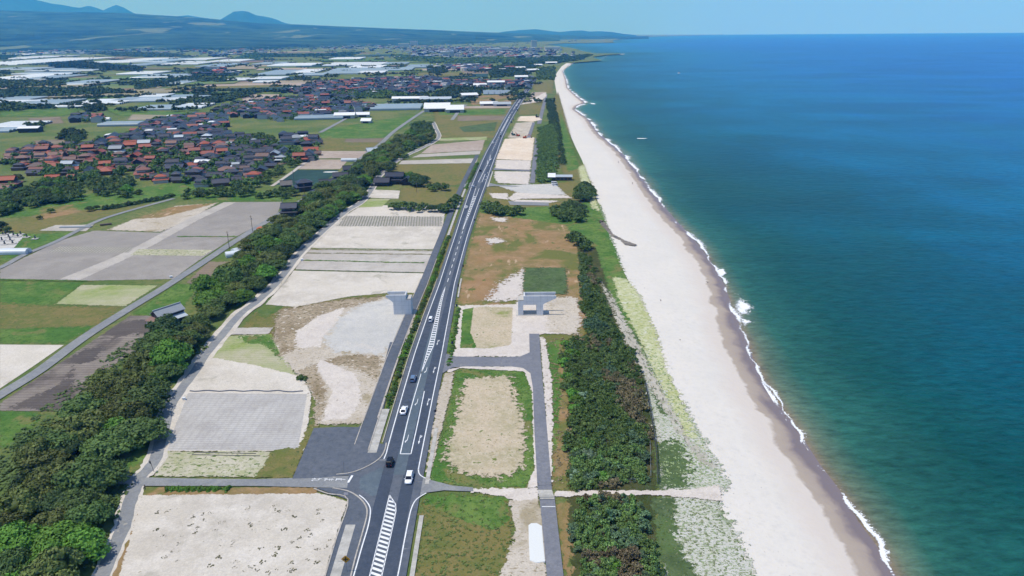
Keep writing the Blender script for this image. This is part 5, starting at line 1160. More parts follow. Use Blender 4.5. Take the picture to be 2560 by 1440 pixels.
# ------------------------------------------------------------------ greenhouses
def film(name, c, rough, sp=.5):
    m, t, b = newmat(name); b.inputs['Roughness'].default_value = rough
    vec = t.nodes.new('ShaderNodeTexCoord').outputs['Object']; oi = t.nodes.new('ShaderNodeObjectInfo')
    col = mixc(t, mapr(t, noise(t, vec, .15, 4), .35, .65), c, tuple(q * .88 for q in c[:3]) + (1,))
    hv = t.nodes.new('ShaderNodeHueSaturation'); t.links.new(col, hv.inputs['Color']); t.links.new(mapr(t, oi.outputs['Random'], 0, 1, .88, 1.08), hv.inputs['Value']); t.links.new(hv.outputs[0], b.inputs['Base Color'])
    return m
FW = film('white_film', G(220, 228, 234, .85), .45); FB = film('blue_grey_film', G(158, 178, 190), .35)
def tunnel_block(w_, d, n_, hgt, mat):
    """n_ barrel tunnels side by side, each running along x; open dark ends closed by an end panel"""
    m = MB(); step = d / n_; K = 7
    for k in range(n_):
        yc = -d / 2 + (k + .5) * step; rr_ = step * .47
        prof = [(yc + rr_ * math.cos(PI * i / K), hgt * (.45 + .55 * math.sin(PI * i / K))) for i in range(K + 1)]
        m.prism([(yc - rr_, 0)] [::-1] + [(yc + rr_, 0)] + prof, -w_ / 2, w_ / 2, 'x')
    return m
GH = [ # x0, x1, y0 (far), y1 (near), film
 (20, 152, 147, 163, 0), (45, 125, 141, 148, 0), (70, 115, 133, 137, 0), (232, 282, 153, 160, 0), (305, 380, 147, 157, 0), (385, 460, 147, 156, 1), (350, 400, 158, 165, 1), (440, 478, 155, 162, 0), (482, 520, 156, 162, 0), (475, 538, 146, 151, 0), (550, 618, 150, 155, 0), (525, 590, 160, 168, 1),
 (0, 105, 171, 176, 1), (110, 255, 173, 179, 1), (22, 110, 187, 202, 0), (112, 165, 190, 201, 1), (60, 175, 183, 187, 1), (0, 48, 205, 213, 1), (185, 255, 203, 214, 1), (322, 402, 181, 187, 0), (362, 470, 188, 196, 1), (395, 440, 203, 213, 1), (440, 485, 202, 212, 1), (575, 625, 198, 203, 0), (0, 95, 245, 252, 1), (0, 96, 254, 261, 0), (70, 178, 251, 263, 1),
 (214, 322, 251, 262, 0), (158, 262, 260, 269, 0), (300, 420, 246, 256, 1), (345, 470, 248, 255, 0), (365, 420, 238, 245, 0), (425, 520, 240, 248, 1), (360, 470, 266, 276, 1), (455, 520, 262, 272, 0), (0, 95, 308, 322, 0), (0, 40, 324, 332, 1),
 (640, 712, 195, 200, 0), (650, 720, 157, 162, 1), (690, 790, 160, 166, 0), (835, 905, 145, 149, 0), (825, 958, 158, 165, 0), (880, 960, 166, 171, 0), (840, 1030, 172, 178, 1), (665, 740, 178, 189, 1), (745, 800, 176, 184, 0), (755, 815, 186, 190, 1), (818, 905, 179, 186, 1), (900, 965, 180, 184, 0), (1020, 1080, 164, 170, 1), (965, 1020, 158, 162, 1), (640, 690, 205, 208, 0)]
GH = sorted(GH, key=lambda g: -g[3])
grow = []
for i in range(0, len(GH), 8): grow.append(sorted(GH[i:i + 8], key=lambda g: g[0]))
GCACHE = {}
for ri, row in enumerate(grow):
    cnt = {0: 0, 1: 0}
    for (x0, x1, y0, y1, fb) in row:
        a, b_ = P(x0, (y0 + y1) / 2), P(x1, (y0 + y1) / 2); n_, f_ = P((x0 + x1) / 2, y1), P((x0 + x1) / 2, y0)
        w_ = b_[0] - a[0]; d = max(f_[1] - n_[1], 8); nt_ = max(1, min(26, int(d / 6.5)))
        lab = '%s greenhouse block, %s %s one from the left in the %s row of the plain' % ('white film' if fb == 0 else 'blue-grey film', ordw(cnt[fb]), 'white' if fb == 0 else 'blue-grey', 'nearest' if ri == 0 else ordw(ri)); cnt[fb] += 1
        lab = lab.replace('greenhouse block', 'greenhouse').replace('in the ', '').replace(' of the plain', ' of plain')
        r_ = empty('greenhouse', ((a[0] + b_[0]) / 2, (n_[1] + f_[1]) / 2, .05), .06); tag(r_, lab, 'greenhouse', 'film greenhouses of the plain')
        step = d / nt_
        tunnel_block(w_, d, nt_, 3.2 + (n_[1] > 1500) * 1.0, (FW, FB)[fb]).build('film_cover', (FW, FB)[fb], r_)
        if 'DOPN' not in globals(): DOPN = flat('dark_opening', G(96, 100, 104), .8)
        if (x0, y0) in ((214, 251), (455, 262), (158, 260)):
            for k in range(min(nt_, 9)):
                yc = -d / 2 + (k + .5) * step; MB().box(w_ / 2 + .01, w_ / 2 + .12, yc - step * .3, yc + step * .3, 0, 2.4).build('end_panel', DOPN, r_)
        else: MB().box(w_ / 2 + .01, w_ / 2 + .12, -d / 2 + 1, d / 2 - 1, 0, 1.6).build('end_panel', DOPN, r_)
# greenhouses and sheds of the middle distance, described one by one
def tunnel(px, py, L, Wd, Hh, rz, label, film_=FW, name='tunnel_greenhouse', cat='greenhouse', n_=1):
    x, y = P(px, py); r_ = empty(name, (x, y, .22), rz); tag(r_, label, cat)
    tunnel_block(L, Wd, n_, Hh, film_).build('film_cover', film_, r_)
    for sgn in (-1, 1): MB().box(sgn * (L / 2 + .03) - .03, sgn * (L / 2 + .03) + .03, -Wd * .12, Wd * .12, 0, Hh * .6).build('door', TT, r_)
    return r_
tunnel(38, 634, 14, 5.5, 2.6, 0.03, 'white tunnel greenhouse beside the cemetery at the left frame edge')
tunnel(706, 557, 13, 5, 2.6, 0.02, 'white tunnel greenhouse below the two-storey belt house')
tunnel(583, 640, 7, 5, 2.4, 0.5, 'small white tunnel tucked under the belt trees by the farm road')
tunnel(597, 632, 6, 5, 2.6, 0.9, 'taller white tunnel behind the small one under the belt trees')
tunnel(865, 403, 8, 5, 2.4, 0.1, 'left one of two small white tunnels in the pink fields'); tunnel(881, 403, 8, 5, 2.4, 0.1, 'right one of two small white tunnels in the pink fields')
tunnel(970, 271, 100, 62, 4.0, .06, 'wide pale glasshouse in front of the cemetery at the middle village', FB, n_=9)
tunnel(802, 296, 62, 34, 3.5, .1, 'pale grey multi-span greenhouse beside the farm road junction', FB, n_=5)
tunnel(345, 312, 85, 30, 3.5, .06, 'long pale glasshouse behind the near village', FB, n_=4)
tunnel(250, 302, 26, 9, 4, .2, 'white-roofed farm shed beside the red-roofed farmhouse', WH, 'farm_store', 'shed')
def shed(px, py, w_, d, h, rz, label, rt=WH, wm=WW, name='farm_shed', hr=2.5):
    x, y = P(px, py); r_ = empty(name, (x, y, .1), rz); tag(r_, label, 'shed')
    wallbox(w_, d, 0, h, hr * .95).build('wall', wm, r_); gable(w_, d, h + .02, hr, .8, .2).build('roof', rt, r_)
    MB().box(-w_ * .3, w_ * .3, -d / 2 - .08, -d / 2 - .02, 0, h * .7).build('doorway', WD, r_)
shed(1094, 277, 36, 34, 5, 0.05, 'large white-roofed livestock barn, left of the pair near the highway', hr=6)
shed(1138, 279, 24, 34, 4.5, 0.05, 'white-roofed livestock barn, right of the pair near the highway', hr=4.5)
shed(863, 295, 26, 16, 4.5, .1, 'white-roofed shed right of the grey multi-span greenhouse')
shed(908, 292, 17, 9, 3.5, .05, 'small white-roofed shed between two farm roads')
shed(917, 307, 12, 9, 3, -.1, 'isolated white-roofed shed standing low in the green field')
shed(1026, 253, 58, 14, 5, 0.02, 'long white hall behind the wide pale glasshouse')
shed(1090, 254, 50, 22, 5, 0.02, 'pale grey hall right of the long white one', rt=TT)
shed(1172, 243, 28, 22, 4.5, .3, 'white-roofed barn beside the far trees near the highway')
shed(1222, 264, 26, 10, 3.5, .02, 'left one of two white sheds beside the highway bend'); shed(1255, 265, 26, 10, 3.5, .02, 'right one of two white sheds beside the highway bend', rt=TT)
shed(1240, 212, 36, 16, 6, 0.02, 'white two-storey block at the near edge of the far village'); shed(1200, 218, 26, 12, 5, 0.02, 'white villa left of the white block in the far village')
shed(1303, 199, 30, 20, 7, 0.02, 'white flat-topped depot where the highway bends')
shed(1135, 278.5, 1, 1, 1, 0, 'tiny white pump box beside the livestock barns') if False else None
shed(1300, 173, 30, 12, 5, 0.3, 'leftmost white shed in the row above the highway bend'); shed(1345, 166, 26, 12, 5, .2, 'middle white shed in the row above the highway bend'); shed(1378, 160, 40, 12, 5, .1, 'rightmost white shed in the row near the bay')
shed(1330, 180, 36, 16, 6, .5, 'white gabled hall beside the upper beach')
shed(412, 448, 7, 5, 3, .1, 'small white-roofed shed at the front edge of the near village', hr=.8)
shed(78, 330, 22, 12, 5, .1, 'long white-roofed store with dark front behind the near village', wm=WD, hr=1.5)
shed(505, 412, 9, 6, 3, .1, 'left white tunnel store in the yard of the near village', hr=1.4); shed(517, 413, 9, 6, 3, .1, 'right white tunnel store in the yard of the near village', hr=1.4)
shed(755, 350, 12, 8, 4, .2, 'white flat-roofed house beside the red roof at the right end of the village', hr=.8)
farmhouse(780, 356, 14, 10, 1, .25, 'red-roofed house at the right end of the near village', rt=TR, gab=1)
# tilted solar arrays beside the far village
mp = flat('solar_panel_face', G(150, 166, 178), .25); 
for k in range(9):
    px = 1214 + k * 7.4; x, y = P(px, 236 - (k % 2) * 1.0); r_ = empty('solar_array', (x, y, 0), .1); tag(r_, '%s tilted grey panel from the left in the ground array near the highway' % ordw(k), 'solar panel', 'ground-mounted solar array')
    MB().prism([(-7, .8), (7, 6.5), (7, 6.8), (-7, 1.1)], -4.5, 4.5, 'x').build('panel', mp, r_)
    MB().box(-3.6, -3.3, -6, -5.8, 0, 1).box(3.3, 3.6, -6, -5.8, 0, 1).box(-3.6, -3.3, 5.6, 5.9, 0, 5.8).box(3.3, 3.6, 5.6, 5.9, 0, 5.8).build('support_frame', TT, r_)
# ------------------------------------------------------------------ bridge piers
def conc(name):
    m, t, b = newmat(name); b.inputs['Roughness'].default_value = 0.8; vec = t.nodes.new('ShaderNodeTexCoord').outputs['Object']
    col = mixc(t, mapr(t, noise(t, vec, .35, 5, .65, .5), .35, .65), G(216, 218, 220), G(232, 233, 234))
    sep = t.nodes.new('ShaderNodeSeparateXYZ'); t.links.new(vec, sep.inputs[0])
    f1 = mathn(t, 'GREATER_THAN', mathn(t, 'SINE', mathn(t, 'MULTIPLY', sep.outputs[2], 2 * PI / 1.8)), .992); f2 = mathn(t, 'GREATER_THAN', mathn(t, 'SINE', mathn(t, 'MULTIPLY', sep.outputs[0], 2 * PI / 2.7)), .996)
    col = mixc(t, mathn(t, 'MULTIPLY', mathn(t, 'MAXIMUM', f1, f2), .5), col, G(140, 146, 152))
    t.links.new(col, b.inputs['Base Color']); return m
CC = conc('pier_concrete')
x0, y0 = P(1295.5, 790); x1, _ = P(1358, 790); wb = x1 - x0          # portal pier right of the road
r_ = empty('bridge_pier', (x0, y0, .05)); tag(r_, 'new concrete portal pier with an opening and a cantilevered top, right of the road', 'bridge pier')
D = 4.6
MB().box(-.9, wb + .1, -.6, D + .4, 0, .35).build('footing', WW, r_)
MB().box(0, 2.0, 0, D, .35, 4.6).build('leg', CC, r_); MB().box(wb - 2.6, wb, 0, D, .35, 4.6).build('leg', CC, r_)
MB().box(0, wb, 0, D, 4.6, 6.2).build('crossbeam', CC, r_)
xe = P(1391, 742, 8.3)[0] - x0
wing = lambda ya, yb: MB().prism([(2.2, 6.2), (wb, 6.2), (wb, 4.7), (wb + .8, 5.3), (xe, 7.3), (xe, 8.3), (2.2, 8.3)], ya, yb)
wing(-.02, .45).build('front_parapet', CC, r_); wing(D - .45, D + .02).build('back_parapet', CC, r_); MB().box(2.18, 2.7, .46, D - .46, 6.21, 8.29).build('end_parapet', CC, r_)
MB().box(0.01, 2.15, .05, D - .05, 6.21, 6.7).build('bearing_block', WW, r_)
x0, y0 = P(985, 788); x1, _ = P(1029, 788); wb = x1 - x0; xs = P(963, 742, 8.3)[0] - x0; xt = P(1019, 742, 8.3)[0] - x0
r_ = empty('bridge_pier', (x0, y0, .05)); tag(r_, 'new solid concrete pier with a trough-shaped top, left of the road', 'bridge pier')
MB().box(0, wb, 0, D, 0, 6.3).build('pier_body', CC, r_)
wing = lambda ya, yb: MB().prism([(0, 6.31), (wb - 1.9, 6.31), (wb - 1.9, 8.4), (xs, 8.4), (xs, 7.5), (-.9, 6.2), (-.01, 5.4)], ya, yb)
wing(-.02, .45).build('front_parapet', CC, r_); wing(D - .45, D + .02).build('back_parapet', CC, r_); MB().box(wb - 2.4, wb - 1.92, .46, D - .46, 6.31, 8.38).build('end_parapet', CC, r_)
MB().box(wb - 1.8, wb - .02, .05, D - .05, 6.31, 6.9).build('bearing_block', WW, r_); MB().box(wb + .02, wb + 1.6, .3, D, 0, .3).build('footing', WW, r_)
# ------------------------------------------------------------------ vehicles
TYRE = flat('tyre', G(34, 34, 36), .9); GLC = flat('car_glass', G(30, 34, 48), .1, var=.02); LAMP = flat('headlamp', G(220, 224, 230), .2, var=.02); TAIL = flat('tail_lamp', G(150, 30, 30), .3, var=.02)
PAINT = {k: flat('paint_' + k, c, .25, var=.01) for k, c in {'white': G(238, 240, 244, .95), 'black': G(26, 28, 36), 'blue': G(110, 136, 170), 'silver': G(170, 176, 186), 'dark': G(56, 62, 76), 'grey': G(120, 124, 130), 'red': G(160, 60, 50)}.items()}
def car_parts(kind, col):
    L, Wd, Hb, Hr, f0, f1, b0, b1 = {'wagon': (4.75, 1.78, .86, 1.48, 1.25, .55, -2.2, -1.75), 'sedan': (4.6, 1.76, .88, 1.42, 1.1, .35, -1.9, -1.15), 'hatch': (4.0, 1.7, .92, 1.52, 1.1, .6, -1.95, -1.65), 'kei': (3.4, 1.5, .98, 1.76, 1.15, .8, -1.65, -1.5), 'van': (4.5, 1.72, 1.05, 1.95, 1.95, 1.5, -2.2, -2.1)}[kind]
    h = Wd / 2; parts = []; rings = []
    for yv, wf, zt, zb in ((L / 2, .80, .52, .32), (L / 2 - .12, .93, .66, .24), (L / 2 - .7, 1, Hb - .08, .2), (f0, 1, Hb, .2), (0, 1, Hb + .02, .2), (-L / 2 + .5, 1, Hb + .02, .22), (-L / 2 + .1, .95, Hb - .04, .26), (-L / 2, .86, Hb - .2, .34)):
        a = h * wf; rings.append([(-a, yv, zb), (a, yv, zb), (a * 1.0, yv, zt * .62), (a * .95, yv, zt * .93), (a * .8, yv, zt), (-a * .8, yv, zt), (-a * .95, yv, zt * .93), (-a, yv, zt * .62)])
    parts.append(('body', MB().rings(rings).me('body', PAINT[col], True)))
    a, c = h * .88, h * .74
    vs = [(-a, f0, Hb), (a, f0, Hb), (a, b0, Hb), (-a, b0, Hb), (-c, f1, Hr - .05), (c, f1, Hr - .05), (c, b1, Hr - .05), (-c, b1, Hr - .05)]
    parts.append(('windows', MB().add(vs, [(3, 2, 1, 0), (4, 5, 6, 7), (0, 1, 5, 4), (1, 2, 6, 5), (2, 3, 7, 6), (3, 0, 4, 7)]).me('windows', GLC)))
    parts.append(('roof', MB().rings([[(-c * k, f1 - o, z), (c * k, f1 - o, z), (c * k, b1 + o, z), (-c * k, b1 + o, z)] for k, o, z in ((1.04, -.1, Hr - .06), (1.0, 0, Hr), (.85, .12, Hr + .03))]).me('roof', PAINT[col])))
    pil = MB()
    for sg in (-1, 1):
        pil.tube((sg * a, f0, Hb), (sg * c, f1, Hr - .03), .05, n=4); pil.tube((sg * a, b0, Hb), (sg * c, b1, Hr - .03), .08, n=4); pil.tube((sg * a, (f0 + b0) / 2, Hb), (sg * c, (f1 + b1) / 2, Hr - .03), .05, n=4)
    parts.append(('pillars', pil.me('pillars', PAINT[col])))
    for sx in (-1, 1):
        for yv in (L / 2 - .8, -L / 2 + .75):
            parts.append(('wheel', MB().tube((sx * (h - .2), yv, .31), (sx * (h + .02), yv, .31), .31, n=12).me('wheel', TYRE)))
        parts.append(('headlight', MB().box(sx * h * .72 - .2, sx * h * .72 + .2, L / 2 - .16, L / 2 - .02, .55, .72).me('headlight', LAMP)))
        parts.append(('tail_light', MB().box(sx * h * .82 - .12, sx * h * .82 + .12, -L / 2 - .02, -L / 2 + .08, .6, .85).me('tail_light', TAIL)))
        parts.append(('mirror', MB().box(sx * (h + .1) - .1, sx * (h + .1) + .1, f0 - .25, f0 - .12, Hb, Hb + .14).me('mirror', PAINT[col])))
    return parts
CARC = {}
def car(px, py, kind, col, head, label, name='car', group=None, s=1.0, z=None):
    """head: direction of the bonnet, degrees from +y (away from the camera), clockwise"""
    x, y = P(px, py, .6); r_ = empty(name, (x, y, ZM + .012 if z is None else z), -math.radians(head)); tag(r_, label, 'car' if name == 'car' else name.split('_')[-1], group); r_.scale = (s, s, s)
    if (kind, col) not in CARC: CARC[(kind, col)] = car_parts(kind, col)
    for nm, me_ in CARC[(kind, col)]: mkobj(nm, me_, r_)
    return r_
car(1023, 1196, 'wagon', 'white', 180, 'white estate car with sunroof coming through the junction toward the viewer')
car(975, 1158, 'kei', 'black', 2, 'black compact car driving away just above the junction')
car(1010, 1027, 'sedan', 'white', 2, 'white hatchback driving away beside the turning lane')
car(1033, 948, 'hatch', 'blue', 2, 'blue-grey car driving away at the tip of the striped island')
car(1077, 801, 'kei', 'white', 2, 'white boxy minicar driving away beside the striped island')
car(1166, 519, 'sedan', 'white', 2, 'white car driving away level with the pale fields')
car(1184, 468, 'kei', 'white', 60, 'white car turning at the far crossing')
car(1201, 427, 'hatch', 'dark', 2, 'dark car driving away beyond the far crossing')
car(1226, 399, 'sedan', 'white', 182, 'white car coming toward the viewer beyond the far crossing')
car(1233, 358, 'hatch', 'white', 3, 'white car driving away beside the bright sand lot')
FARC = [(1252, 336, 'van', 'white', 3, 'white box van driving away where the sand lot begins'), (1251, 341, 'sedan', 'dark', 183, 'dark car close behind the white box van'), (1279, 306, 'hatch', 'dark', 183, 'dark car coming toward the viewer before the road widens'), (1272, 297, 'hatch', 'white', 3, 'white car on the left lane before the road widens'),
 (1283, 299, 'van', 'silver', 183, 'silver van on the right lane before the road widens'), (1293, 276, 'van', 'dark', 183, 'dark truck on the right lane of the far highway'), (1280, 282, 'sedan', 'white', 3, 'white car left of the dark truck on the far highway'), (1290, 268, 'sedan', 'dark', 3, 'dark car on the left lane above the dark truck'),
 (1296, 260, 'hatch', 'dark', 3, 'dark hatchback below the first far curve'), (1313, 246, 'sedan', 'dark', 184, 'dark car on the outer lane at the first far curve'), (1310, 237, 'hatch', 'white', 4, 'white car in the middle of the far curve'), (1319, 226, 'hatch', 'dark', 4, 'dark car near the end of the far curve'), (1328, 218, 'sedan', 'dark', 184, 'dark car just before the last bend'), (1330, 206, 'van', 'dark', 184, 'dark vehicle at the very top of the visible highway')]
for (px, py, k, c, h_, lb) in FARC: car(px, py, k, c, h_, lb, group='far traffic on the highway')
car(1388, 463, 'van', 'white', 92, 'front white van parked on the gravel by the beach hut', 'parked_van', z=.12); car(1386, 458.5, 'van', 'white', 94, 'rear white van parked behind the other by the beach hut', 'parked_van', z=.12)
car(898, 500, 'hatch', 'dark', 30, 'dark car parked in the shade of the belt trees by the lane', 'parked_car', z=ZR + .02)
# excavators on the sand lot
OR = flat('orange_machine', G(206, 96, 60), .5); GRN = flat('green_machine', G(70, 120, 116), .5)
def excavator(px, py, mat, rz, label, reach=1.0):
    x, y = P(px, py); r_ = empty('excavator', (x, y, .1), rz); tag(r_, label, 'excavator')
    for sx in (-1, 1): MB().prism([(-1.9, .3), (-1.6, 0), (1.6, 0), (1.9, .3), (1.9, .6), (1.6, .9), (-1.6, .9), (-1.9, .6)], sx * 1.2 - .3, sx * 1.2 + .3, 'x').build('track', TYRE, r_)
    MB().box(-1.3, 1.3, -1.8, 1.3, .95, 1.9).build('engine_housing', mat, r_); MB().box(-1.25, -.3, .2, 1.5, 1.91, 2.8).build('cab', GLC, r_)
    MB().tube((.3, 1.2, 1.6), (.3, 3.8 * reach, 4.2), .26, .22, 4).build('boom', mat, r_); MB().tube((.3, 3.8 * reach, 4.2), (.3, 6.2 * reach, 2.0), .2, .16, 4).build('arm', mat, r_)
    MB().prism([(6.0 * reach, 2.1), (6.7 * reach, 1.3), (5.9 * reach, .7), (5.4 * reach, 1.3)], -.2, .8, 'x').build('bucket', TYRE, r_)
excavator(1312, 346, OR, -1.9, 'red-orange excavator reaching right on the bright sand lot', 1.25); excavator(1295, 341, OR, 1.0, 'small orange excavator in the middle of the row of machines', .8); excavator(1284, 339, GRN, .5, 'green machine at the left end of the row of machines', .8)
excavator(1343, 294, TYRE, .4, 'dark machine on the far sand heap', .8)
# ------------------------------------------------------------------ street furniture
STL = flat('galvanised_steel', G(150, 154, 158), .5, .3); YEL = flat('yellow_sign', G(226, 160, 40), .5); BLK = flat('black_paint', G(30, 30, 32), .6); BLU = flat('blue_sign', G(50, 60, 110), .5); WSG = flat('white_sign', G(226, 216, 218), .5, var=.03); WOOD = flat('weathered_wood', G(120, 104, 88), .9)
x, y = P(868, 1431); r_ = empty('warning_sign', (x, y, ZR + .05)); tag(r_, 'yellow diamond crossroads warning sign on the concrete strip by the junction', 'sign')
MB().tube((0, 0, 0), (0, 0, 3.3), .05).build('post', STL, r_); q_ = 1.0
pl = MB().prism([(0, 2.2), (q_ * .95, 3.15), (0, 4.1), (-q_ * .95, 3.15)], -.09, -.05).build('sign_plate', YEL, r_)
MB().box(-.1, .1, -.13, -.095, 2.6, 3.7).box(-.5, -.11, -.13, -.095, 3.05, 3.25).box(.11, .5, -.13, -.095, 3.05, 3.25).build('crossroads_symbol', BLK, pl)
MB().box(-1.6, 1.6, -.03, .03, 2.6, 2.66).build('stay_bar', STL, r_)
x, y = P(867, 1252); r_ = empty('notice_board', (x, y, ZR)); tag(r_, 'small white board on a post at the corner below the junction', 'sign')
MB().tube((0, 0, 0), (0, 0, 1.9), .04).build('post', WOOD, r_); MB().box(-.5, .5, -.08, -.04, 1.5, 2.1).build('board', WSG, r_)
x, y = P(861, 1183); r_ = empty('marker_pole', (x, y, ZR)); tag(r_, 'thin grey pole on the island kerb above the stop line', 'pole'); MB().tube((0, 0, 0), (0, 0, 3.4), .05, .04).build('shaft', STL, r_); MB().tube((0, 0, 0), (0, 0, .12), .16).build('base', STL, r_)
for i, (px, py, m_, lb) in enumerate([(1146, 722, BLK, 'dark roadside marker board beside the orange meadow'), (1142, 772, BLU, 'blue roadside marker board at the upper end of the right verge'), (1131, 866, BLU, 'blue roadside marker board at the lower end of the right verge'), (1089, 1040, BLK, 'black diamond marker beside the drain right of the turning lane'),
        (1158, 672, BLK, 'dark marker halfway along the orange meadow'), (1187, 556, BLK, 'dark marker at the top left corner of the orange meadow'), (1205, 512, BLK, 'large dark board by the green thicket'), (1226, 437, BLK, 'dark board near the far crossing')]):
    x, y = P(px, py); r_ = empty('marker_sign', (x, y, .2)); tag(r_, lb, 'sign'); MB().tube((0, .05, 0), (0, .05, 1.7), .05).build('post', STL, r_)
    (MB().prism([(0, 1.0), (.5, 1.5), (0, 2.0), (-.5, 1.5)], -.06, -.0) if i == 3 else MB().box(-.3, .3, -.06, 0, .8, 1.9)).build('board', m_, r_)
# convex mirror at the lane junction
x, y = P(385, 1181); r_ = empty('curve_mirror', (x, y, ZR + .03)); tag(r_, 'convex traffic mirror on a leaning wooden pole where the lane meets the cross road', 'mirror')
MB().tube((0, 0, 0), (-.35, 0, 3.2), .06).build('pole', WOOD, r_); MB().tube((-.35, -.1, 2.8), (-.42, -.2, 2.8), .4, .36, 14).build('mirror_disc', BLK, r_)
x, y = P(364, 1226); r_ = empty('short_post', (x, y, ZR)); tag(r_, 'short rusty post at the field corner below the cross road', 'post'); MB().tube((0, 0, 0), (0, 0, 1.3), .12, .1).build('shaft', WOOD, r_); MB().tube((0, 0, 1.3), (0, 0, 1.36), .14).build('cap', WOOD, r_)
x, y = P(704, 711); r_ = empty('short_post', (x, y, ZR)); tag(r_, 'thin post at the bend where lane and pale field meet', 'post'); MB().tube((0, 0, 0), (0, 0, 2.2), .06).build('shaft', WOOD, r_); MB().tube((0, 0, 2.2), (0, 0, 2.5), .1).build('cap', WOOD, r_)
for i, (px, py, hh, lb) in enumerate([(574, 623, 9.5, 'utility pole beside the farm road below the hedge strip'), (632, 580, 9.5, 'utility pole beside the farm road at the corner of the pale field'), (708, 530, 9, 'utility pole at the wall of the two-storey belt house'), (762, 490, 9, 'utility pole in front of the belt row houses'), (895, 480, 9, 'utility pole rising from the belt trees near the big farmhouse'),
        (1042, 482, 8, 'thin pole on the meadow below the big farmhouse'), (735, 455, 9, 'utility pole in the net-covered field'), (1063, 285, 9, 'utility pole at the farm road end by the barns')]):
    x, y = P(px, py); r_ = empty('utility_pole', (x, y, .2)); tag(r_, lb, 'pole'); MB().tube((0, 0, 0), (0, 0, hh), .16, .1).build('shaft', WOOD, r_); MB().box(-.8, .8, -.06, .06, hh - .9, hh - .8).build('crossarm', WOOD, r_); MB().tube((.3, 0, hh - 1.6), (.3, 0, hh - 2.3), .2).build('transformer', STL, r_)
# gates across the access road
for (a, b_, lb) in (((1345, 1216), (1378, 1215), 'thin metal gate across the access road above the sandy crossing'), ((1349, 1253), (1387, 1251), 'thin metal gate across the access road below the sandy crossing')):
    A_, B_ = P(*a), P(*b_); r_ = empty('road_gate', (A_[0], A_[1], ZR + .03), math.atan2(B_[1] - A_[1], B_[0] - A_[0])); L = math.hypot(B_[0] - A_[0], B_[1] - A_[1]); tag(r_, lb, 'gate')
    MB().tube((0, 0, .7), (L, 0, .7), .05).build('rail', STL, r_)
    for u in (0, L): MB().tube((u, 0, 0), (u, 0, .95), .09).build('post', STL, r_)
# fences beside the grove
def fence(line, hh, step, label, m_=None, name='net_fence', mesh_panel=True):
    m_ = m_ or STL; w_ = [P(*p) for p in line]; r_ = empty(name, (w_[0][0], w_[0][1], .05)); tag(r_, label, 'fence'); o0 = Vector(w_[0]); 
    L = [0]
    for i in range(1, len(w_)): L.append(L[-1] + (Vector(w_[i]) - Vector(w_[i - 1])).length)
    n_ = int(L[-1] / step); prev = None; rl_ = MB(); pn = MB()
    for k in range(n_ + 1):
        s_ = k * step; q_ = (np.interp(s_, L, [p[0] for p in w_]) - o0.x, np.interp(s_, L, [p[1] for p in w_]) - o0.y)
        MB().tube((q_[0], q_[1], 0), (q_[0], q_[1], hh), .06, n=5).build('post', m_, r_)
        if prev:
            rl_.tube((prev[0], prev[1], hh - .08), (q_[0], q_[1], hh - .08), .04, n=4); rl_.tube((prev[0], prev[1], .25), (q_[0], q_[1], .25), .04, n=4)
            d_ = Vector((q_[0] - prev[0], q_[1] - prev[1])).normalized() ; nx_, ny_ = -d_.y * .02, d_.x * .02
            for j in range(7):
                f0_ = j / 7; f1_ = f0_ + .62 / 7; ax, ay = prev[0] + (q_[0] - prev[0]) * f0_, prev[1] + (q_[1] - prev[1]) * f0_; bx, by = prev[0] + (q_[0] - prev[0]) * f1_, prev[1] + (q_[1] - prev[1]) * f1_
                pn.add([(ax, ay, .3), (bx, by, .3), (bx, by, hh - .12), (ax, ay, hh - .12), (ax + nx_, ay + ny_, .3), (bx + nx_, by + ny_, .3), (bx + nx_, by + ny_, hh - .12), (ax + nx_, ay + ny_, hh - .12)], [(0, 1, 2, 3), (7, 6, 5, 4), (0, 4, 5, 1), (3, 2, 6, 7), (0, 3, 7, 4), (1, 5, 6, 2)])
        prev = q_
    rl_.build('rail', m_, r_)
    if mesh_panel: pn.build('mesh_panel', m_, r_)
DST = flat('dark_fence_slats', G(92, 98, 96), .8)
fence([(1612, 960), (1620, 1000), (1632, 1070), (1640, 1130), (1644, 1215)], 1.9, 2.4, 'tall grey windbreak fence between the pine grove and the dune scrub', DST, 'windbreak_fence')
fence([(1625, 1110), (1627, 1205), (1535, 1208)], 1.1, 3.2, 'low wire fence round the corner of the pine grove', STL, 'wire_fence', False)
fence([(1388, 330), (1398, 350), (1402, 380), (1406, 400)], 1.6, 4, 'pale fence behind the upper coastal thicket', STL, 'wire_fence')
# ------------------------------------------------------------------ small things on the land
def lump(px, py, rx, ry, h, mat, name, label, cat, seed=1, z=.2):
    x, y = P(px, py); r = random.Random(seed); V = []; nu = 14
    for j, (k, zz) in enumerate(((1, 0), (.86, .55), (.55, .9), (.2, 1.0))):
        for i in range(nu): a = 2 * PI * i / nu; q_ = k * (1 + r.uniform(-.12, .12)); V.append((rx * q_ * math.cos(a), ry * q_ * math.sin(a), h * zz * r.uniform(.85, 1.1)))
    Fc = [(j * nu + i, j * nu + (i + 1) % nu, (j + 1) * nu + (i + 1) % nu, (j + 1) * nu + i) for j in range(3) for i in range(nu)] + [tuple(3 * nu + i for i in range(nu))]
    return tag(mkobj(name, mesh(name, V, Fc, mat), None, (x, y, z)), label, cat)
RUST = flat('red_soil_heap', G(196, 112, 72), .9); lump(655, 573, 3.2, 2.2, 1.3, RUST, 'soil_heap', 'small orange-red heap beside the farm road under the belt', 'heap', 3)
TARP = flat('white_sheet', G(222, 224, 222, .9), .6, var=.02)
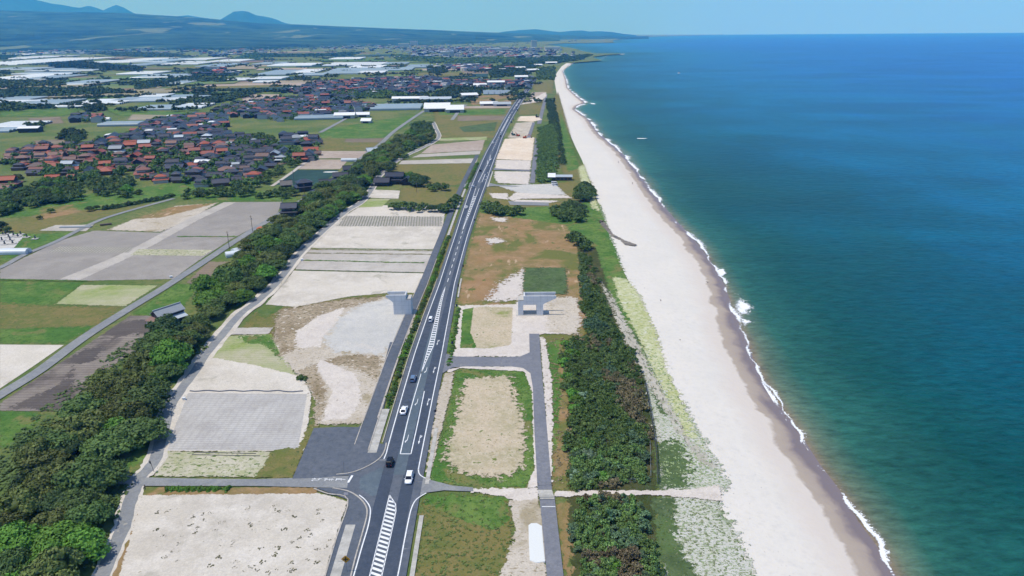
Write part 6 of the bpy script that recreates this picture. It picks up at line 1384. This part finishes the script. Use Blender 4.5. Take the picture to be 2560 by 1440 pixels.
w_ = W([(1321, 1316), (1328, 1311), (1342, 1311), (1355, 1318), (1358, 1360), (1363, 1408), (1340, 1411), (1324, 1404), (1322, 1360)]); V = [(x, y, .12) for x, y in w_] + [(x * .985 + np.mean([p[0] for p in w_]) * .015, y * .985 + np.mean([p[1] for p in w_]) * .015, .42) for x, y in w_]; n_ = len(w_)
tag(mkobj('covered_pile', mesh('covered_pile', V, [tuple(range(n_, 2 * n_))] + [(i, (i + 1) % n_, n_ + (i + 1) % n_, n_ + i) for i in range(n_)], TARP)), 'bright white flat pile beside the lower access road', 'covered pile')
x, y = P(461, 1001); r_ = empty('utility_box', (x, y, .2), .1); tag(r_, 'small white box at the corner of the rowed field', 'box'); MB().box(-.45, .45, -.3, .3, 0, .8).build('body', WH, r_); MB().box(-.5, .5, -.35, .35, .81, .88).build('lid', WH, r_)
for i, (px, py) in enumerate([(428, 695), (755, 652), (847, 549)]):
    x, y = P(px, py); r_ = empty('utility_box', (x, y, .25), .4); tag(r_, ['small white box at the bottom corner of the big grey field', 'small white box where the lane meets the striped plots', 'small white box at the lane beside the upper pale field'][i], 'box'); MB().box(-.6, .6, -.4, .4, 0, .7).build('body', WH, r_); MB().box(-.65, .65, -.45, .45, .71, .78).build('lid', WH, r_)
hp = [P(475 + 12.3 * k, 979.5 + 1.2 * math.sin(k * 1.3) + (1.5 if k > 18 else 0)) for k in range(24)]
hb = MB()
for a_, b_ in zip(hp[:-1], hp[1:]): hb.tube((a_[0], a_[1], .38), (b_[0], b_[1], .38), .16, n=5)
tag(hb.build('irrigation_hose', flat('blue_black_hose', G(88, 100, 122), .6)), 'dark irrigation hose laid along the top of the rowed field', 'hose')
for (x0, x1, y0, lb) in ((485, 640, 1133, 'upper black drip hose below the rowed field'), (480, 650, 1139, 'lower black drip hose below the rowed field')):
    a_, b_ = P(x0, y0), P(x1, y0 + 3); tag(MB().tube((a_[0], a_[1], .28), (b_[0], b_[1], .28), .12, n=5).build('drip_hose', flat('hose_black', G(90, 92, 92), .7)), lb, 'hose')
# pale sheets on the net-covered field
lump(827, 431, 6.5, 1.4, .5, TARP, 'white_sheet', 'crumpled white sheet on the net-covered field', 'sheet', 5)
# cemetery
STN = flat('dark_granite', G(90, 94, 100), .5); 
k = 0
for (px, py) in [(8, 588), (14, 586), (34, 590), (52, 587), (5, 602), (26, 602), (32, 610), (88, 598), (67, 594), (12, 612), (45, 593), (22, 594)]:
    x, y = P(px, py); r_ = empty('grave', (x, y, .15), rh.uniform(-.1, .1)); k += 1
    tag(r_, 'dark gravestone on pale slab in the cemetery at the left frame edge, %s by distance' % ordw(k - 1), 'gravestone', 'gravestones at the left frame edge')
    MB().box(-1.6, 1.6, -1.3, 1.3, 0, .3).build('plinth', WW, r_); MB().box(-.4, .4, -.2, .4, .31, .8).box(-.28, .28, -.1, .3, .81, 2.0).build('headstone', STN, r_)
patch('gravel_lot', 'gravel', [(-10, 590), (30, 584), (60, 590), (35, 620), (-10, 625)], .8, z=.12)
tag(MB().box(-9, 9, -1.0, 1.0, 0, .5).build('seedbed_cover', TT, None, (P(190, 569)[0], P(190, 569)[1], .15), .03), 'long grey covered seedbed on the small pale plot', 'seedbed')
tag(MB().box(-3, 3, -.8, .8, 0, .9).build('stacked_boards', WOOD, None, (P(265, 563)[0], P(265, 563)[1], .15), .5), 'low stack of boards beside the left farm road', 'stack')
# weeds standing on the sandy ground: tiny plants, uncountable
def weeds(name, poly, spacing, size, mat, label, seed, z=.1, aniso=1.0, keep=1.0, zf=None):
    pts_ = scatter(W(poly), spacing, seed, 9000, .5); r = np.random.RandomState(seed); v, f, tt_ = [], [], []
    n = 0
    for p in pts_:
        if r.rand() > keep * (.35 + .65 * (vnoise(p[0] * .11 + seed, 1) + vnoise(p[1] * .09, seed) > -.1)): continue
        s_ = size * r.uniform(.5, 1.4)
        for k in range(7):
            a = r.uniform(0, 6.28); q_ = np.array([p[0] + r.normal(0, s_ * .5 * aniso), p[1] + r.normal(0, s_ * .5), z + s_ * .25]); t1 = np.array([math.cos(a), math.sin(a), r.uniform(-.2, .5)]) * s_ * .5; t2 = np.array([-math.sin(a), math.cos(a), r.uniform(-.2, .5)]) * s_ * .35
            v += [q_ - t1, q_ - t2, q_ + t1, q_ + t2]; f.append((n, n + 1, n + 2, n + 3)); n += 4; tt_.append(r.rand())
    if v: tag(mkobj(name, npmesh(name, np.array(v), np.array(f), mat, {'tint': np.array(tt_)})), label, 'weeds', None, 'stuff')
WM = leaf_mat('weed_olive', G(96, 96, 62), G(138, 132, 92), G(112, 112, 72)); WM2 = leaf_mat('weed_grey', G(84, 84, 62), G(120, 118, 88), G(96, 98, 70)); WDRY = leaf_mat('weed_dry', G(128, 112, 82), G(168, 152, 116), G(118, 112, 78))
weeds('weed_tufts', [(380, 1270), (820, 1262), (850, 1290), (800, 1440), (480, 1460), (400, 1400)], 2.5, .5, WM2, 'sparse weed tufts dotted over the pale bottom field', 11, z=.1, keep=1.7)
weeds('scrub_tufts', [(700, 790), (760, 765), (960, 745), (900, 760), (820, 800), (780, 860), (840, 880), (955, 892), (940, 1010), (895, 1058), (800, 1060), (790, 1010), (760, 950), (690, 880)], 1.8, .38, WDRY, 'dry weeds over the sandy construction ground', 12, keep=.5)
weeds('dune_tufts', [(1600, 860), (1640, 880), (1700, 990), (1745, 1075), (1790, 1150), (1815, 1215), (1645, 1225), (1650, 1080), (1620, 960)], 1.0, .28, leaf_mat('dune_grass', G(128, 150, 96), G(172, 184, 136), G(146, 162, 112)), 'green tufts of dune grass above the fence', 13, keep=.6)
weeds('dune_tufts', [(1650, 1245), (1790, 1252), (1850, 1350), (1900, 1470), (1700, 1470)], 1.0, .28, bpy.data.materials['dune_grass'], 'green tufts of dune grass below the sandy track', 14, keep=.6)
weeds('mound_weeds', [(1112, 1080), (1140, 925), (1300, 922), (1332, 960), (1335, 1180), (1308, 1220), (1085, 1208), (1066, 1190)], 1.1, .36, leaf_mat('mound_grass', G(84, 120, 52), G(140, 158, 90), G(110, 134, 66)), 'weeds and grasses growing over the fenced earth mound', 15, keep=.5)
weeds('verge_weeds', [(1060, 1242), (1268, 1238), (1280, 1300), (1340, 1300), (1350, 1450), (1036, 1450)], 1.1, .4, bpy.data.materials['mound_grass'], 'rough grasses on the plot below the sandy crossing', 16, keep=.6)
weeds('verge_weeds', [(1350, 845), (1470, 832), (1440, 1050), (1410, 1225), (1380, 1225), (1365, 1000)], 1.4, .5, WDRY, 'dry grasses between access road and pine grove', 17, keep=.5)
weeds('belt_undergrowth', [(-40, 1440), (-40, 1180), (90, 1030), (180, 960), (300, 870), (395, 800), (440, 790), (520, 870), (440, 930), (400, 1060), (310, 1150), (320, 1230), (240, 1420)], 1.5, .9, LG, 'undergrowth filling the windbreak belt', 19)
# ------------------------------------------------------------------ beach: people, driftwood, boat
def person(px, py, z, rz, label, top, stride=.25):
    me_ = bpy.data.meshes.new('skeleton'); J = {'pel': (0, 0, .95), 'wst': (0, 0, 1.12), 'cst': (0, 0, 1.35), 'nck': (0, 0, 1.5), 'hd': (0, .02, 1.6), 'hdt': (0, .02, 1.73), 'hl': (-.1, 0, .9), 'kl': (-.1, stride * .6, .5), 'fl': (-.1, stride * .7, .06), 'tl': (-.1, stride * .7 + .18, .04), 'hr': (.1, 0, .9), 'kr': (.1, -stride * .2, .5), 'fr': (.1, -stride * .9, .08), 'tr': (.1, -stride * .9 + .18, .04),
         'sl': (-.18, 0, 1.42), 'el': (-.24, -.06, 1.15), 'wl': (-.25, .06, .92), 'sr': (.18, 0, 1.42), 'er': (.24, .06, 1.15), 'wr': (.25, .14, .93)}
    R = dict(pel=.15, wst=.13, cst=.16, nck=.055, hd=.095, hdt=.09, hl=.09, kl=.065, fl=.045, tl=.04, hr=.09, kr=.065, fr=.045, tr=.04, sl=.06, el=.045, wl=.035, sr=.06, er=.045, wr=.035)
    ks = list(J); E_ = [('pel', 'wst'), ('wst', 'cst'), ('cst', 'nck'), ('nck', 'hd'), ('hd', 'hdt'), ('pel', 'hl'), ('hl', 'kl'), ('kl', 'fl'), ('fl', 'tl'), ('pel', 'hr'), ('hr', 'kr'), ('kr', 'fr'), ('fr', 'tr'), ('cst', 'sl'), ('sl', 'el'), ('el', 'wl'), ('cst', 'sr'), ('sr', 'er'), ('er', 'wr')]
    me_.from_pydata([J[k_] for k_ in ks], [(ks.index(a), ks.index(b_)) for a, b_ in E_], [])
    x, y = P(px, py, z); o = mkobj('person', me_, None, (x, y, z + .0), rz); sm = o.modifiers.new('skin', 'SKIN'); sv = me_.skin_vertices[0].data
    for i, k_ in enumerate(ks): sv[i].radius = (R[k_], R[k_])
    sv[0].use_root = True; ss = o.modifiers.new('sub', 'SUBSURF'); ss.levels = 1; ss.render_levels = 1; me_.materials.append(top); return tag(o, label, 'person', 'walkers at the water edge')
CLO = flat('dark_clothes', G(70, 60, 64), .9); CL2 = flat('brown_clothes', G(96, 70, 60), .9)
person(1546, 408, -1.9, .4, 'upper of two people in dark clothes walking along the water edge', CLO); person(1581, 461, -1.8, 2.6, 'lower of two people, in brownish clothes, walking along the water edge', CL2)
DW = flat('driftwood', G(98, 92, 88), .9)
patch('stream_channel', 'wet_channel', [(1500, 548), (1512, 556), (1522, 570), (1532, 585), (1545, 592), (1560, 600), (1592, 612), (1588, 615), (1562, 612), (1550, 600), (1530, 592), (1515, 575), (1500, 560)], .9, z=-.02 + .12)
r_ = empty('driftwood', (*P(1503, 556), .2), .7); tag(r_, 'dark tangled driftwood at the stream mouth on the beach', 'driftwood')
for k_ in range(7): MB().tube((rh.uniform(-2, 2), rh.uniform(-1, 1), .1 + k_ * .1), (rh.uniform(-3, 3.5), rh.uniform(-1.6, 1.6), .3 + rh.uniform(0, .7)), .22, .12).build('log', DW, r_)
r_ = empty('boat', (*P(1697, 184, SEA), SEA), .3); tag(r_, 'tiny white boat far out on the blue sea', 'boat')
MB().rings([[(-a, yv, zt), (a, yv, zt), (a * .7, yv, -.3), (-a * .7, yv, -.3)] for yv, a, zt in ((-6, 1.6, 1.4), (0, 2.0, 1.4), (4, 1.3, 1.6), (6.5, .1, 1.9))]).build('hull', WH, r_); MB().box(-1.1, 1.1, -3, 1, 1.45, 3.4).build('cabin', WW, r_)
for i, (px, py, s_) in enumerate([(1610, 722, .5), (1652, 752, .6), (1768, 706, .5), (1525, 585, .4), (1700, 850, .3), (1660, 1030, .25)]):
    r_ = empty('driftwood', (*P(px, py, -.4), -.45), i); tag(r_, ['dark driftwood scrap on the dry sand above the widest foam', 'reddish scrap lying alone on the white sand', 'driftwood scrap near the wet sand edge', 'driftwood piece beside the stream channel', 'small driftwood piece on the middle beach', 'small driftwood piece at the dune foot'][i], 'driftwood')
    for k_ in range(3): MB().tube((-s_, -s_ * .3 * k_, .1), (s_, s_ * .4 * k_, .2 + .1 * k_), .1, .06).build('branch', DW, r_)

for i, y in enumerate(np.arange(212, 262, 2.2)):
    plant_tree('verge_shrub', SH, rc(y) + rw(y) / 2 + 3.4 + rnd.uniform(-.4, .4), y, rnd.uniform(.5, .8), i, 'low green bush in the right verge between highway and fenced mound', 'shrub', 'bushes of the right verge', vi=i % 2, z=.1, sz=.8)
# ------------------------------------------------------------------ haze
m = bpy.data.materials.new('haze_air'); m.use_nodes = True; t = m.node_tree; t.nodes.remove(t.nodes['Principled BSDF'])
pv = t.nodes.new('ShaderNodeVolumePrincipled'); pv.inputs['Density'].default_value = 0.00008; pv.inputs['Color'].default_value = (0.04, 0.36, 1.0, 1); pv.inputs['Absorption Color'].default_value = (1, 1, 1, 1)
t.links.new(pv.outputs[0], [n for n in t.nodes if n.type == 'OUTPUT_MATERIAL'][0].inputs['Volume'])
hz = MB().box(-25000, 25000, -400, 25500, -9, 1560).build('haze', m); tag(hz, kind='stuff')
tag(hz, 'thin blue air haze over the whole coast', 'haze')
